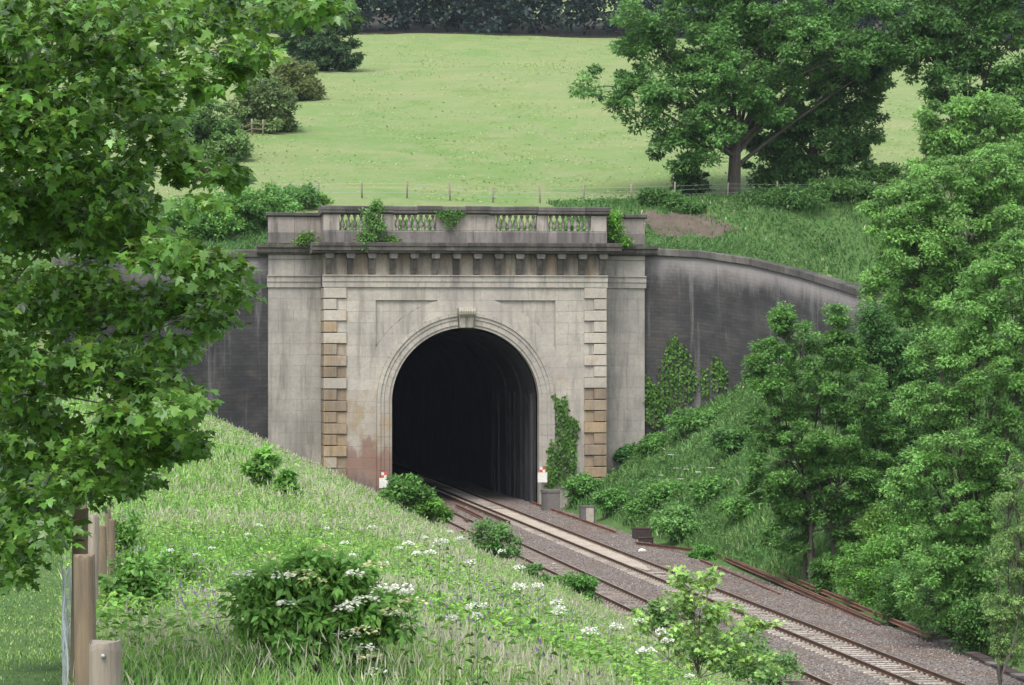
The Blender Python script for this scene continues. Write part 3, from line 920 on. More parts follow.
# concrete cable trough in the foreground right
tr0 = rail_root('cable_trough', *ray_uv(905, 626, -0.3), -0.42)
tag(tr0, 'dark concrete cable trough along the foot of the wooded bank, lower right', 'cable trough')
(ua, va), (ub, vb) = ray_uv(905, 626, -0.3), ray_uv(1030, 686, -0.3)
L = vb - va
for k in range(22):
    a = L * k / 22; b = L * (k + 1) / 22 + 0.015
    du = (ub - ua) * k / 22
    V, Fc = box_vf(du - 0.22, du + 0.22, b, a, 0.0, 0.26); py_obj('trough_section', V, Fc, M['concrete'], tr0)
    V, Fc = box_vf(du - 0.24, du + 0.24, b, a - 0.01, 0.263, 0.32 + 0.01 * (k % 3)); py_obj('trough_lid', V, Fc, M['darkmetal'] if k % 4 else M['concrete'], tr0)

def block(px0, px1, pyt, pyb, label, mat, depth=0.7, name='concrete_block', z=-0.35, cap=0.0, cat='concrete block'):
    u, v = ray_uv((px0 + px1) / 2, pyb, z)
    x, y, _ = W(u, v)
    w = (px1 - px0) * y / F; h = (pyb - pyt) * y / F
    r = rail_root(name, u, v, z)
    tag(r, label, cat)
    V, Fc = box_vf(-w / 2, w / 2, 0, depth, 0, h * 0.86, 0.03); py_obj('body', V, Fc, mat, r)
    V, Fc = box_vf(-w / 2 - cap, w / 2 + cap, -cap, depth + cap, h * 0.862, h, 0.02); py_obj('top_slab', V, Fc, mat, r)
    return r
block(543.5, 560, 490, 513, 'weathered concrete block beside the right jamb of the tunnel arch', M['concrete'], 1.0, cap=0.03)
b2 = block(581, 595, 506, 524, 'small concrete block with a pale face standing right of the larger block', M['concrete'], 0.8)
V, Fc = box_vf(-0.12, 0.36, -0.03, -0.002, 0.05, 1.0); py_obj('pale_plate', V, Fc, M['sleeper'], b2)
block(634.5, 652, 528, 541, 'upper dark rusty steel box half hidden by brambles beside the far track', M['darkmetal'], 0.8, 'steel_box', cat='steel box')
block(639.5, 653.5, 537.5, 544.5, 'lower dark rusty steel box lying on the ballast beside the far track', M['darkmetal'], 0.5, 'steel_box', cap=0.02, cat='steel box')
u, v = ray_uv(642, 552, -0.2)
V, Fc = prism([(-0.2, 0), (0.22, 0), (0.2, 0.12), (0.0, 0.2), (-0.18, 0.13)], -0.15, 0.15, 0.05)
o = py_obj('white_stone', V, Fc, M['white']); o.location = W(u, v, -0.2)
tag(o, 'small white stone lying on the ballast near the steel boxes', 'stone')

def clearance_sign(u, v, zb, h, label):
    r = rail_root('clearance_sign', u, v, zb)
    tag(r, label, 'sign', 'clearance signs at the arch jambs')
    V, Fc = lathe([(0.04, 0.0), (0.04, h)], 8); py_obj('post', V, Fc, M['galv'], r)
    V, Fc = box_vf(-0.33, 0.33, -0.14, -0.05, h - 0.02, h + 0.66, 0.01); py_obj('board', V, Fc, M['white'], r)
    for i in range(2):
        for j in range(2):
            V, Fc = box_vf(-0.19 + 0.19 * i, 0.19 * i - 0.005, -0.12, -0.06, h + 0.67 + 0.19 * j, h + 0.855 + 0.19 * j)
            py_obj('chequer_plate', V, Fc, M['red'] if (i + j) % 2 == 0 else M['white'], r)
clearance_sign(5.25, -0.5, -0.35, 1.75, 'white board with red chequer plates on a post by the right jamb')
clearance_sign(-5.75, -0.5, 0.1, 1.0, 'white board with red chequer plates on a post by the left jamb')

LEAFGAIN = np.array([1.85, 2.0, 1.3])

# ------------------------------------------------------------------ plants: leaf and branch builders
def unit(a):
    return a / (np.linalg.norm(a, axis=-1, keepdims=True) + 1e-9)

def rhomb_leaves(P, A, N_, L, Wd, col, fold=0.15):
    """one pointed leaf face (quad) per point: axis A, normal N_"""
    A = unit(A); B = unit(np.cross(N_, A)); Nn = np.cross(A, B)
    L = np.broadcast_to(L, (len(P),))[:, None]; Wd = np.broadcast_to(Wd, (len(P),))[:, None]
    v0 = P; v2 = P + A * L - Nn * L * fold
    v1 = P + A * L * 0.45 + B * Wd * 0.5 + Nn * Wd * fold; v3 = P + A * L * 0.45 - B * Wd * 0.5 + Nn * Wd * fold
    V = np.stack([v0, v1, v2, v3], 1).reshape(-1, 3)
    Fq = np.arange(len(P) * 4).reshape(-1, 4)
    return V, Fq, np.repeat(col, 4, axis=0)

def tri_leaves(P, A, N_, L, Wd, col):
    A = unit(A); B = unit(np.cross(N_, A))
    L = np.broadcast_to(L, (len(P),))[:, None]; Wd = np.broadcast_to(Wd, (len(P),))[:, None]
    V = np.stack([P - A * L * 0.3 - B * Wd * 0.55, P - A * L * 0.3 + B * Wd * 0.55, P + A * L * 0.7], 1).reshape(-1, 3)
    return V, np.arange(len(P) * 3).reshape(-1, 3), np.repeat(col, 3, axis=0)

def tint(n, base, r, spread=0.25, yellow=0.12):
    base = np.asarray(base)
    f = r.normal(1.0, spread, (n, 1)).clip(0.45, 1.8)
    y = r.random((n, 1)) ** 3 * yellow
    c = base * f
    c[:, 0:1] += y * 0.5 * f * base[1] * 2; c[:, 1:2] += y * 0.3 * base[1] * 2
    return c.clip(0.004, 0.9)

def crown_points(lobes, n_clump, r, shell=0.45):
    """clump centres through the volume of the lobes, denser towards their outside"""
    vol = np.array([l[3] * l[4] * l[5] for l in lobes]) ** 0.58
    cnt = r.multinomial(n_clump, vol / vol.sum())
    out, rad, own = [], [], []
    for k, (l, c) in enumerate(zip(lobes, cnt)):
        d = unit(r.normal(size=(c, 3)))
        d[:, 2] = np.where(d[:, 2] < -0.35, -d[:, 2], d[:, 2]) if len(l) > 6 else d[:, 2]
        rr = (shell + (1 - shell) * r.random((c, 1))) ** 0.6
        out.append(np.array(l[:3]) + d * rr * np.array(l[3:6])); own += [k] * c
    return np.concatenate(out), np.array(own)

def clump_leaves(C, n_leaf, cr, r, flat=0.55, lsize=0.3, aspect=0.62, base=(0.05, 0.10, 0.03), spread=0.22, clump_spread=0.16, yellow=0.12, droop=0.25, up=0.9, tri=False):
    """leaves in little flattened pads about each clump centre"""
    nc = len(C)
    k = r.poisson(n_leaf, nc)
    idx = np.repeat(np.arange(nc), k); n = len(idx)
    d = unit(r.normal(size=(n, 3))); rad = r.random((n, 1)) ** 0.45
    size = cr * r.uniform(0.65, 1.35, (nc, 1))
    off = d * rad * size[idx]; off[:, 2] *= flat
    P = C[idx] + off
    A = unit(off + r.normal(scale=0.35, size=(n, 3)) * cr); A[:, 2] -= droop
    Nn = unit(r.normal(scale=0.38, size=(n, 3)) + np.array([0, 0, up]) + 0.7 * unit(off))
    cc = tint(nc, base, r, clump_spread, 0.0)[idx] * (tint(n, base, r, spread, yellow) / np.asarray(base))
    L = lsize * r.uniform(0.65, 1.35, n)
    if tri: return tri_leaves(P, A, Nn, L * 1.15, L * aspect * 1.3, cc.clip(0.004, 0.8))
    return rhomb_leaves(P, A, Nn, L, L * aspect, cc.clip(0.004, 0.8))

def bez(a, b, c, n):
    t = np.linspace(0, 1, n)[:, None]
    return (1 - t) ** 2 * a + 2 * t * (1 - t) * b + t * t * c

def limb_paths(base, fork_z, lobes, C, own, r, tr, sub=0.5, stems=1, lean=0.0, rmin=0.02, limb=0.5, every=1):
    """trunk(s), a limb into every lobe and thin branches to some of its clumps"""
    paths = []
    cen = np.array([l[:3] for l in lobes])
    for s_ in range(stems):
        b0 = np.array(base, float) + (np.array([r.uniform(-1, 1), r.uniform(-1, 1), 0]) * 0.9 * (stems > 1))
        top = np.array([b0[0] * 0.75 + cen[:, 0].mean() * 0.25 + lean, b0[1] * 0.75 + cen[:, 1].mean() * 0.25, fork_z]) + (r.normal(scale=0.5, size=3) * (stems > 1))
        k = 8
        pts = bez(b0 - [0, 0, 0.4], (b0 + top) / 2 + r.normal(scale=0.15, size=3), top, k)
        rad = np.linspace(tr * 1.15, tr * 0.78, k); rad[0] *= 1.35
        paths.append((pts, rad / (1 + 0.5 * (stems > 1))))
        mine = [i for i in range(len(lobes)) if i % stems == s_ and (i // stems) % every == 0]
        for i in mine:
            c = cen[i]
            t0 = r.uniform(0.55, 1.0); st = pts[int(t0 * (k - 1))]
            mid = st + (c - st) * 0.5 + np.array([0, 0, 0.16 * np.linalg.norm(c - st)]) * r.uniform(-0.2, 1) + r.normal(scale=0.07, size=3) * np.linalg.norm(c - st)
            lp = bez(st, mid, c, 9)
            lr = np.linspace(tr * limb, max(rmin * 1.6, tr * limb * 0.26), 9) / (1 + 0.4 * (stems > 1))
            paths.append((lp, lr))
            for q in np.nonzero(own == i)[0]:
                if r.random() > sub: continue
                a = lp[r.integers(3, 9)]
                m_ = (a + C[q]) / 2 + r.normal(scale=0.12, size=3) * np.linalg.norm(C[q] - a)
                paths.append((bez(a, m_, C[q], 5), np.linspace(max(rmin, tr * limb * 0.2), rmin * 0.6, 5)))
    return paths

def plant(name, base, V, Fq, cols, paths, label, cat, group=None, mat='leaf', leafname='crown', woodname='trunk', nside=6):
    o = root(name, tuple(base))
    tag(o, label, cat, group)
    b = np.asarray(base, float)
    np_obj(leafname, V - b, [Fq], M[mat], cols, o)
    if paths:
        tv, tf = tube_arrays(paths, nside)
        np_obj(woodname, tv - b, [tf], M['bark'], None, o, smooth=True)
    return o

def px_lobes(Y, L):
    """(px, py, rx, ry, dY, rY): pixel radii at depth Y turned into metres"""
    out = []
    for px, py, rx, ry, dY, rY in L:
        c = at(px, py, Y + dY)
        out.append((c[0], c[1], c[2], rx * (Y + dY) / F, rY, ry * (Y + dY) / F))
    return out

def tree(name, label, Y, basepx, lobes, n_clump, n_leaf, cr, lsize, base_col, tr=0.3, fork=0.35, seed=1, stems=1, cat='tree', group=None, sub=0.5, flat=0.6, spread=0.14, cs=0.2, yellow=0.1, shell=0.45, basey=None, aspect=0.62, limb=0.45):
    r = np.random.default_rng(seed)
    L = px_lobes(Y, lobes)
    if basey: Y = hit(basepx, basey)[1]; L = px_lobes(Y, lobes)
    bx = (basepx - XC) / F * Y
    b = np.array([bx, Y, float(land_z(bx, Y)) - 0.1])
    C, own = crown_points(L, n_clump, r, shell)
    base_col = np.asarray(base_col) * LEAFGAIN
    lo = min(l[2] - l[5] for l in L); hi = max(l[2] + l[5] for l in L)
    C[:, 2] = np.maximum(C[:, 2], land_z(C[:, 0], C[:, 1]) + 0.25)
    V, Fq, cols = clump_leaves(C, n_leaf * (2.5 if 100 < Y < 170 else 1.7), cr, r, flat, lsize * (0.76 if 100 < Y < 170 else 0.9), aspect, base_col, spread, cs, yellow, tri=True)
    fz = max(b[2] + 0.8, b[2] + (hi - b[2]) * fork)
    P = limb_paths(b, fz, L, C, own, r, tr, sub, stems, limb=limb)
    return plant(name, b, V, Fq, cols, P, label, cat, group)

def shrub(name, label, px, pyb, wpx, hpx, n_leaf=900, col=(0.05, 0.11, 0.03), lsize=None, seed=1, cat='shrub', group=None, Y=None, lift=0.0, cs=0.18, yellow=0.12, depth=None, nl=None, flat=0.7):
    """bush whose foot stands at the pixel (px, pyb) on the land"""
    r = np.random.default_rng(seed)
    if Y is None:
        x, Y, z = hit(px, pyb, lift)
    else:
        x = (px - XC) / F * Y; z = float(land_z(x, Y))
    w, h = wpx * Y / F, hpx * Y / F
    d = depth or w * 0.8
    b = np.array([x, Y, z - 0.05])
    L = []
    for k in range(nl or 7):
        f = r.uniform(0.5, 0.8)
        L.append((x + r.uniform(-0.5, 0.5) * w * (1 - f * 0.8), Y + r.uniform(-0.4, 0.4) * d * (1 - f * 0.5), z + h * r.uniform(0.3, 1 - f * 0.6), w * f * 0.62, d * f * 0.62, h * f * 0.6))
    nc = max(12, n_leaf // 22)
    C, own = crown_points(L, nc, r, 0.3)
    C[:, 2] = np.maximum(C[:, 2], land_z(C[:, 0], C[:, 1]) + 0.08)
    ls = max(lsize or 0.07, 2.7 * Y / F); n_leaf = int(n_leaf * (3.4 if Y > 80 else 1.7))
    V, Fq, cols = clump_leaves(C, n_leaf / nc, max(w, h) * 0.16, r, flat, ls, 0.6, np.asarray(col) * LEAFGAIN, 0.18, cs, yellow, tri=Y > 80)
    P = limb_paths(b, z + h * 0.25, L, C, own, r, max(0.02, h * 0.02), 0.35, 1, rmin=max(0.006, h * 0.004))
    return plant(name, b, V, Fq, cols, P, label, cat, group, leafname='foliage', woodname='stem', nside=4)

# ------------------------------------------------------------------ trees on the hill behind the portal
GREEN_D, GREEN_M, GREEN_L = (0.030, 0.068, 0.022), (0.042, 0.098, 0.028), (0.065, 0.135, 0.045)
tree('ash_tree', 'large spreading tree with bare trunk standing behind the fence above the portal', 238, 733,
     [(700, 30, 62, 48, 0, 4.5), (655, 62, 40, 34, 1, 3.5), (604, 86, 32, 22, 0, 2.5), (640, 100, 34, 26, -1.5, 3), (683, 108, 40, 34, -3, 3.5), (725, 90, 46, 48, -3, 4),
      (730, 20, 56, 50, 2, 5), (775, 10, 56, 55, 0, 5), (680, 148, 26, 24, -2, 2.5), (715, 140, 24, 24, -4, 2.5), (635, 25, 24, 26, 0, 3), (745, 58, 48, 46, -4, 4), (860, 25, 40, 36, -1, 4), (825, 8, 52, 40, 1, 4.5), (730, -40, 80, 40, 0, 5), (880, 48, 20, 18, -2, 3), (790, 55, 40, 36, -3, 3.5), (835, 62, 36, 30, -3, 3.5), (775, 100, 34, 30, -2, 3), (870, 70, 26, 22, -1, 3)],
     600, 80, 1.0, 0.30, (0.046, 0.098, 0.036), tr=0.55, fork=0.25, seed=21, cs=0.24, sub=0.3, limb=0.36)
tree('ivy_tree', 'dense dark ivy-clad tree right of the spreading tree behind the fence', 241, 812,
     [(800, 95, 44, 46, 0, 3.5), (845, 88, 38, 42, 0, 3.5), (858, 125, 26, 38, 0, 3), (815, 140, 42, 38, -1, 3), (780, 130, 26, 34, 1, 2.5), (850, 165, 24, 24, -1, 2), (800, 172, 30, 18, 0, 2.5), (765, 160, 18, 30, 1, 2), (855, 60, 34, 30, 0, 3)],
     380, 80, 0.9, 0.28, (0.036, 0.078, 0.030), tr=0.5, fork=0.3, seed=22, cs=0.2, sub=0.15)
tree('hill_tree', 'dark leafy tree at the top right corner beyond the field gap', 236, 975,
     [(960, 20, 50, 42, 0, 4), (1000, 40, 52, 50, 0, 4), (935, 62, 34, 26, -1, 3), (970, 85, 44, 34, -1, 3.5), (1015, 100, 36, 34, 0, 3.5), (930, 35, 28, 24, 1, 3), (985, -20, 70, 34, 0, 4), (960, 115, 44, 24, 0, 3), (1010, 140, 40, 30, 0, 3), (920, 20, 22, 18, 0, 2.5)],
     330, 80, 1.0, 0.29, (0.036, 0.078, 0.028), tr=0.4, fork=0.25, seed=23, cs=0.18, sub=0.4)

# hedgerow trees left of the field
HG = 'hedgerow trees climbing the left edge of the field'
def hedge(name, label, Y, L, n, col, seed, basepx, ls=0.34):
    tree(name, label, Y, basepx, L, n, 70, 1.0, ls, col, tr=0.25, fork=0.15, seed=seed, group=HG, sub=0.15, cs=0.14)
hedge('hawthorn_tree', 'grey green hawthorn standing lowest in the hedgerow beside the field', 293, [(262, 100, 26, 26, 0, 3), (248, 112, 20, 22, 0, 2.5), (278, 112, 22, 22, 0, 2.5), (262, 122, 30, 16, -1, 3)], 110, (0.058, 0.082, 0.040), 31, 262)
hedge('hawthorn_tree', 'olive rounded hawthorn just above the lowest one in the hedgerow', 342, [(296, 76, 22, 19, 0, 3), (282, 86, 20, 18, 0, 3), (306, 88, 16, 14, 0, 3)], 90, (0.072, 0.085, 0.040), 32, 292, 0.38)
hedge('hedgerow_tree', 'dark green rounded tree at the upper end of the hedgerow', 396, [(330, 40, 28, 26, 0, 5), (312, 50, 26, 24, 0, 5), (345, 58, 16, 14, 0, 3), (322, 60, 30, 14, -2, 4), (300, 28, 30, 26, 0, 4), (345, 22, 18, 18, 0, 4)], 200, (0.026, 0.050, 0.026), 33, 325, 0.42)
hedge('hedgerow_shrub', 'leafy green hedge bush partly behind the maple at the field corner', 265, [(205, 118, 24, 20, 0, 2.5), (190, 132, 30, 22, 0, 2.5), (225, 138, 20, 14, 0, 2), (200, 150, 28, 14, -1, 2)], 110, (0.046, 0.088, 0.034), 34, 205, 0.30)
hedge('hedgerow_shrub', 'pale low hedge bush right at the foot of the hedgerow fence', 262, [(233, 140, 14, 9, 0, 1.5), (222, 150, 16, 8, 0, 1.5), (243, 150, 9, 6, 0, 1.2)], 30, (0.06, 0.10, 0.042), 35, 233, 0.26)

# the wood along the top of the field: reads as one dark mass
r = np.random.default_rng(40)
nC = 6000
wx = r.uniform(-90, 180, nC); wy = 511 + 30 * r.random(nC) ** 1.5
canopy = 14 + 4 * vnoise(wx, wy, 22, 2) + 2 * vnoise(wx, wy, 7, 3)
wz = land_z(wx, wy) + 0.5 + canopy * r.random(nC) ** 0.7 * np.where(wy < 513, 0.8, 1.0)
V, Fq, cols = clump_leaves(np.stack([wx, wy, wz], -1), 27, 1.5, r, 0.8, 0.6, 0.75, (0.024, 0.044, 0.036), 0.12, 0.16, 0.02, tri=True, up=0.6)
M['litter'] = mat_soil('leaf_litter', ((0.035, 0.03, 0.022), (0.05, 0.045, 0.03), (0.02, 0.02, 0.015)), 0)
fx = np.linspace(-160, 260, 60); fy = np.linspace(508.5, 640, 30)
FX, FY = np.meshgrid(fx, fy, indexing='ij')
FY = FY + 1.5 * vnoise(FX, FX * 0, 18, 2)
Pw = np.stack([FX, FY, land_z(FX, FY) + 0.15], -1).reshape(-1, 3)
i = np.arange(59)[:, None] * 30; j = np.arange(29)[None, :]
tag(np_obj('woodland_floor', Pw, [np.stack([i + j, i + 30 + j, i + 31 + j, i + j + 1], -1).reshape(-1, 4)], M['litter'], smooth=True), kind='structure')
tag(np_obj('woodland', V, [Fq], M['leaf'], cols), 'dark distant woodland along the top edge of the field', 'woodland', kind='stuff')

# ------------------------------------------------------------------ trees on the right-hand bank
RB = 'trees on the wooded bank beside the far track'
tree('ash_tree', 'rounded pale green ash behind the end of the curved wall', 165, 935,
     [(905, 215, 42, 36, 0, 2.6), (945, 190, 46, 32, 0, 2.8), (990, 175, 40, 32, 0, 2.6), (920, 255, 44, 34, -1, 2.6), (965, 235, 46, 40, -1, 2.8), (1010, 215, 40, 46, 0, 2.6), (895, 290, 30, 36, 0, 2.2), (940, 300, 44, 36, 0, 2.6), (985, 285, 40, 40, 0, 2.6), (905, 340, 30, 40, 1, 2.4), (950, 350, 40, 40, 1, 2.4)],
     620, 75, 0.62, 0.20, (0.074, 0.140, 0.052), tr=0.22, fork=0.3, seed=51, group=RB, cs=0.17, sub=0.4)
tree('ash_tree', 'small bright ash crown in the gap below the top right tree', 205, 970,
     [(950, 118, 30, 20, 0, 2), (985, 110, 30, 18, 0, 2), (968, 140, 40, 20, 0, 2.2), (1012, 135, 24, 24, 0, 2), (935, 142, 16, 14, 0, 1.5), (975, 165, 50, 24, 0, 2.2), (930, 165, 20, 16, 0, 1.6)],
     200, 70, 0.7, 0.24, (0.078, 0.145, 0.054), tr=0.2, fork=0.3, seed=52, group=RB)
tree('sycamore_tree', 'many-stemmed leafy tree standing at the foot of the wooded bank by the track', 132, 822,
     [(800, 335, 26, 22, 0, 1.3), (775, 355, 22, 26, 0, 1.2), (835, 322, 9, 22, 0, 0.6), (842, 350, 20, 20, 0, 1.2), (800, 385, 44, 30, -0.5, 1.8), (765, 415, 26, 32, 0, 1.4), (820, 430, 46, 34, -0.5, 2), (860, 400, 36, 34, 0.5, 1.8), (785, 460, 42, 30, -0.5, 1.8), (840, 480, 44, 30, 0, 2), (880, 450, 30, 36, 1, 1.6), (765, 490, 24, 18, 0, 1.2), (805, 510, 34, 18, 0, 1.4), (865, 515, 34, 22, 0.5, 1.4), (758, 372, 12, 16, 0, 0.7), (782, 318, 10, 12, 0, 0.6), (790, 535, 26, 18, 0.3, 1.0), (850, 545, 34, 22, 0.3, 1.2), (880, 550, 30, 26, 0.8, 1.2)],
     560, 80, 0.46, 0.155, (0.050, 0.105, 0.036), tr=0.15, fork=0.35, seed=53, stems=4, basey=574, group=RB, cs=0.2, sub=0.35)
tree('ash_tree', 'tall pale feathery ash at the right edge overhanging the far track', 114, 968,
     [(1000, 285, 36, 34, 0, 1.4), (970, 315, 34, 30, 0, 1.3), (1010, 330, 40, 34, 0, 1.5), (940, 350, 30, 24, 0, 1.2), (975, 370, 44, 34, -0.5, 1.7), (1020, 390, 34, 40, 0, 1.5), (930, 405, 36, 28, 0, 1.3), (960, 440, 44, 34, -0.5, 1.7), (1005, 455, 40, 40, 0, 1.5), (925, 470, 34, 28, 0, 1.3), (955, 510, 44, 30, -0.5, 1.5), (905, 500, 20, 24, 0.5, 1.0), (1020, 250, 24, 20, 0, 1), (985, 500, 30, 40, 0, 1.3), (950, 555, 44, 34, -0.8, 1.2), (985, 560, 40, 40, -0.8, 1.2), (930, 590, 34, 30, -0.8, 1.0), (970, 605, 36, 28, -0.8, 1.0)],
     620, 75, 0.42, 0.135, (0.074, 0.142, 0.054), tr=0.2, fork=0.3, seed=54, group=RB, cs=0.2, sub=0.35)
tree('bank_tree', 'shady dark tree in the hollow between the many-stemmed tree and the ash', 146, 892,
     [(890, 365, 36, 36, 0, 2), (900, 410, 40, 36, 0, 2), (885, 455, 40, 40, 0, 2), (915, 480, 36, 36, 0, 2), (870, 330, 20, 26, 0, 1.4), (900, 520, 40, 30, 0, 2), (925, 370, 30, 40, 0, 1.8)],
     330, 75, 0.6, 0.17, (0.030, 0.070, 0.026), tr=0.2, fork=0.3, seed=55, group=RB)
tree('willow_bush', 'greyish willow bush at the lower right edge beside the cable trough', 99, 1018,
     [(1015, 520, 24, 30, 0, 0.9), (1008, 560, 22, 34, 0, 0.9), (1024, 590, 26, 34, 0, 0.9), (1000, 610, 16, 24, 0, 0.7), (1022, 480, 16, 18, 0, 0.7), (1035, 540, 26, 50, 0, 0.9), (1012, 640, 22, 24, 0, 0.7), (996, 650, 14, 16, 0, 0.5)],
     170, 75, 0.28, 0.10, (0.085, 0.130, 0.062), tr=0.08, fork=0.2, seed=56, stems=3, cat='bush', aspect=0.35)

UG = 'undergrowth on the wooded bank'
for k, (px, py, w, h, col, lab) in enumerate([
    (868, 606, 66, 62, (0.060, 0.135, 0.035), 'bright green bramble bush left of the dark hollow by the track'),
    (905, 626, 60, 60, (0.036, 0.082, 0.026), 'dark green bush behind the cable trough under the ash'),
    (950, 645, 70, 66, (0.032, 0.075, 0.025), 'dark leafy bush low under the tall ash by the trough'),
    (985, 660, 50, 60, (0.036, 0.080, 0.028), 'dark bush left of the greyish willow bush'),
    (835, 590, 40, 34, (0.040, 0.085, 0.028), 'small bush in the shade by the stems of the leafy tree'),
    (910, 575, 60, 60, (0.062, 0.125, 0.040), 'lighter bush in the middle of the wooded bank'),
    (955, 590, 64, 70, (0.045, 0.098, 0.034), 'leafy bush between the tall ash and the dark undergrowth'),
    (975, 632, 70, 80, (0.040, 0.088, 0.030), 'leafy bush in front of the trunk of the tall ash'),
    (925, 610, 50, 50, (0.044, 0.098, 0.030), 'mid green bush right of the bright bramble by the track'),
    (880, 560, 40, 50, (0.060, 0.115, 0.035), 'upright bush with pale shoots behind the bramble'),
    (600, 470, 36, 26, (0.040, 0.090, 0.034), 'bush growing against the foot of the right pier'),
    (576, 478, 40, 30, (0.040, 0.088, 0.030), 'bush at the foot of the ivy column on the portal'),
    (584, 500, 44, 38, (0.046, 0.100, 0.034), 'bush spreading above the two concrete blocks'),
    (628, 462, 30, 22, (0.030, 0.070, 0.028), 'dark bush in the corner between pier and curved wall'),
    (655, 452, 40, 22, (0.042, 0.090, 0.030), 'low bush at the foot of the curved wall by the ivy'),
    (612, 515, 36, 34, (0.042, 0.098, 0.032), 'round bush just right of the small concrete block'),
    (640, 520, 34, 26, (0.050, 0.105, 0.038), 'bramble hanging above the dark steel boxes'),
    (682, 540, 50, 44, (0.060, 0.118, 0.048), 'pale bushy growth right of the dark steel boxes'),
    (664, 505, 50, 34, (0.046, 0.100, 0.034), 'bush higher on the bank above the steel boxes'),
    (715, 500, 46, 30, (0.048, 0.102, 0.036), 'bush halfway up the right bank below the curved wall'),
    (735, 455, 50, 34, (0.036, 0.080, 0.030), 'dark bush beside the left edge of the many-stemmed tree'),
    (700, 430, 60, 26, (0.040, 0.086, 0.030), 'bushy growth along the foot of the curved wall'),
    (742, 520, 44, 34, (0.046, 0.098, 0.034), 'bush left of the stems of the leafy tree'),
    (700, 560, 26, 18, (0.040, 0.100, 0.030), 'small bush at the upper end of the rail heap')]):
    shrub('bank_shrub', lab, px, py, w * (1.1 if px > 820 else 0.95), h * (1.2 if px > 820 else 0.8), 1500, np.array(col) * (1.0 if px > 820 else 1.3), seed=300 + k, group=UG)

for k, (px, py, w, h, col, lab, n) in enumerate([
    (205, 240, 50, 34, (0.048, 0.100, 0.032), 'scrub bush behind the left retaining wall next to the maple', 1300),
    (235, 232, 46, 34, (0.042, 0.090, 0.030), 'scrub bush in the middle behind the left retaining wall', 1300),
    (268, 226, 46, 32, (0.046, 0.095, 0.034), 'scrub bush directly left of the parapet end', 1300),
    (290, 208, 40, 18, (0.040, 0.085, 0.034), 'low scrub bush behind the left end of the parapet', 800),
    (315, 206, 30, 12, (0.055, 0.105, 0.036), 'low tuft of scrub behind the parapet at its left pier', 500),
    (660, 206, 34, 20, (0.034, 0.074, 0.026), 'dark scrub bush at the fence right of the parapet end', 700),
    (692, 196, 30, 30, (0.024, 0.052, 0.022), 'small dark holly-like bush left of the bare trunk', 900),
    (682, 212, 34, 16, (0.036, 0.076, 0.028), 'dark scrub on the slope above the bare earth', 600),
    (790, 205, 70, 22, (0.032, 0.070, 0.026), 'dark scrub under the ivy-clad tree by the fence', 900),
    (845, 200, 60, 22, (0.036, 0.074, 0.026), 'scrub at the fence right of the ivy-clad tree', 800),
    (885, 190, 40, 34, (0.050, 0.095, 0.034), 'shrub in the field gap at the right end of the fence', 800)]):
    shrub('scrub_bush', lab, px, py, w * 1.25, h * (1.3 if px < 400 else 0.85), int(n * 1.8), np.array(col) * (1.35 if px < 400 else 1.0), seed=400 + k, group='scrub on the slope above the walls')

# ------------------------------------------------------------------ fences
fence = root('field_fence', tuple(at(540, 205, 233)))
tag(fence, 'timber post and wire fence along the bottom of the field above the portal', 'fence')
fb = np.array(fence.location)
fpts = []
V, Fc = lathe([(0.075, -0.3), (0.07, 1.3), (0.05, 1.36)], 7)
p0 = None
for px in (275, 318, 362, 407, 450, 493, 540, 584, 632, 675, 727.5, 777.6, 824, 873.7, 925):
    Y = 233 + (px - 540) * 0.006
    x = (px - XC) / F * Y
    q = np.array([x, Y, float(land_z(x, Y))]); fpts.append(q)
    if p0 is None: p0 = o = py_obj('post', V, Fc, M['greypost'], fence, smooth=True)
    else: o = put(bpy.data.objects.new('post', p0.data), fence)
    o.location = q - fb; o.rotation_euler = (random.uniform(-0.05, 0.05), random.uniform(-0.06, 0.06), random.uniform(0, 6)); o.scale = (1, 1, random.uniform(0.88, 1.08))
fpts = np.array(fpts)
for h in (0.45, 0.8, 1.12):
    tv, tf = tube_arrays([(fpts + [0, -0.08, h] - fb, np.full(len(fpts), 0.008))], 4)
    np_obj('wire', tv, [tf], M['wire'], None, fence)
# short fence at the foot of the hedgerow
hf = root('hedge_fence', tuple(at(250, 140, 275)))
tag(hf, 'short weathered timber fence at the foot of the hawthorn hedgerow', 'fence')
hb = np.array(hf.location); hp = []
for px in (228, 240, 252, 263):
    Y = 288 if px > 245 else 280
    x = (px - XC) / F * Y; q = np.array([x, Y, float(land_z(x, Y))]); hp.append(q)
    o = put(bpy.data.objects.new('post', p0.data), hf); o.location = q - hb; o.scale = (1.3, 1.3, 1.15)
hp = np.array(hp)
for h in (0.6, 1.1):
    tv, tf = tube_arrays([(hp + [0, -0.1, h] - hb, np.full(len(hp), 0.05))], 4); np_obj('rail', tv, [tf], M['post'], None, hf)

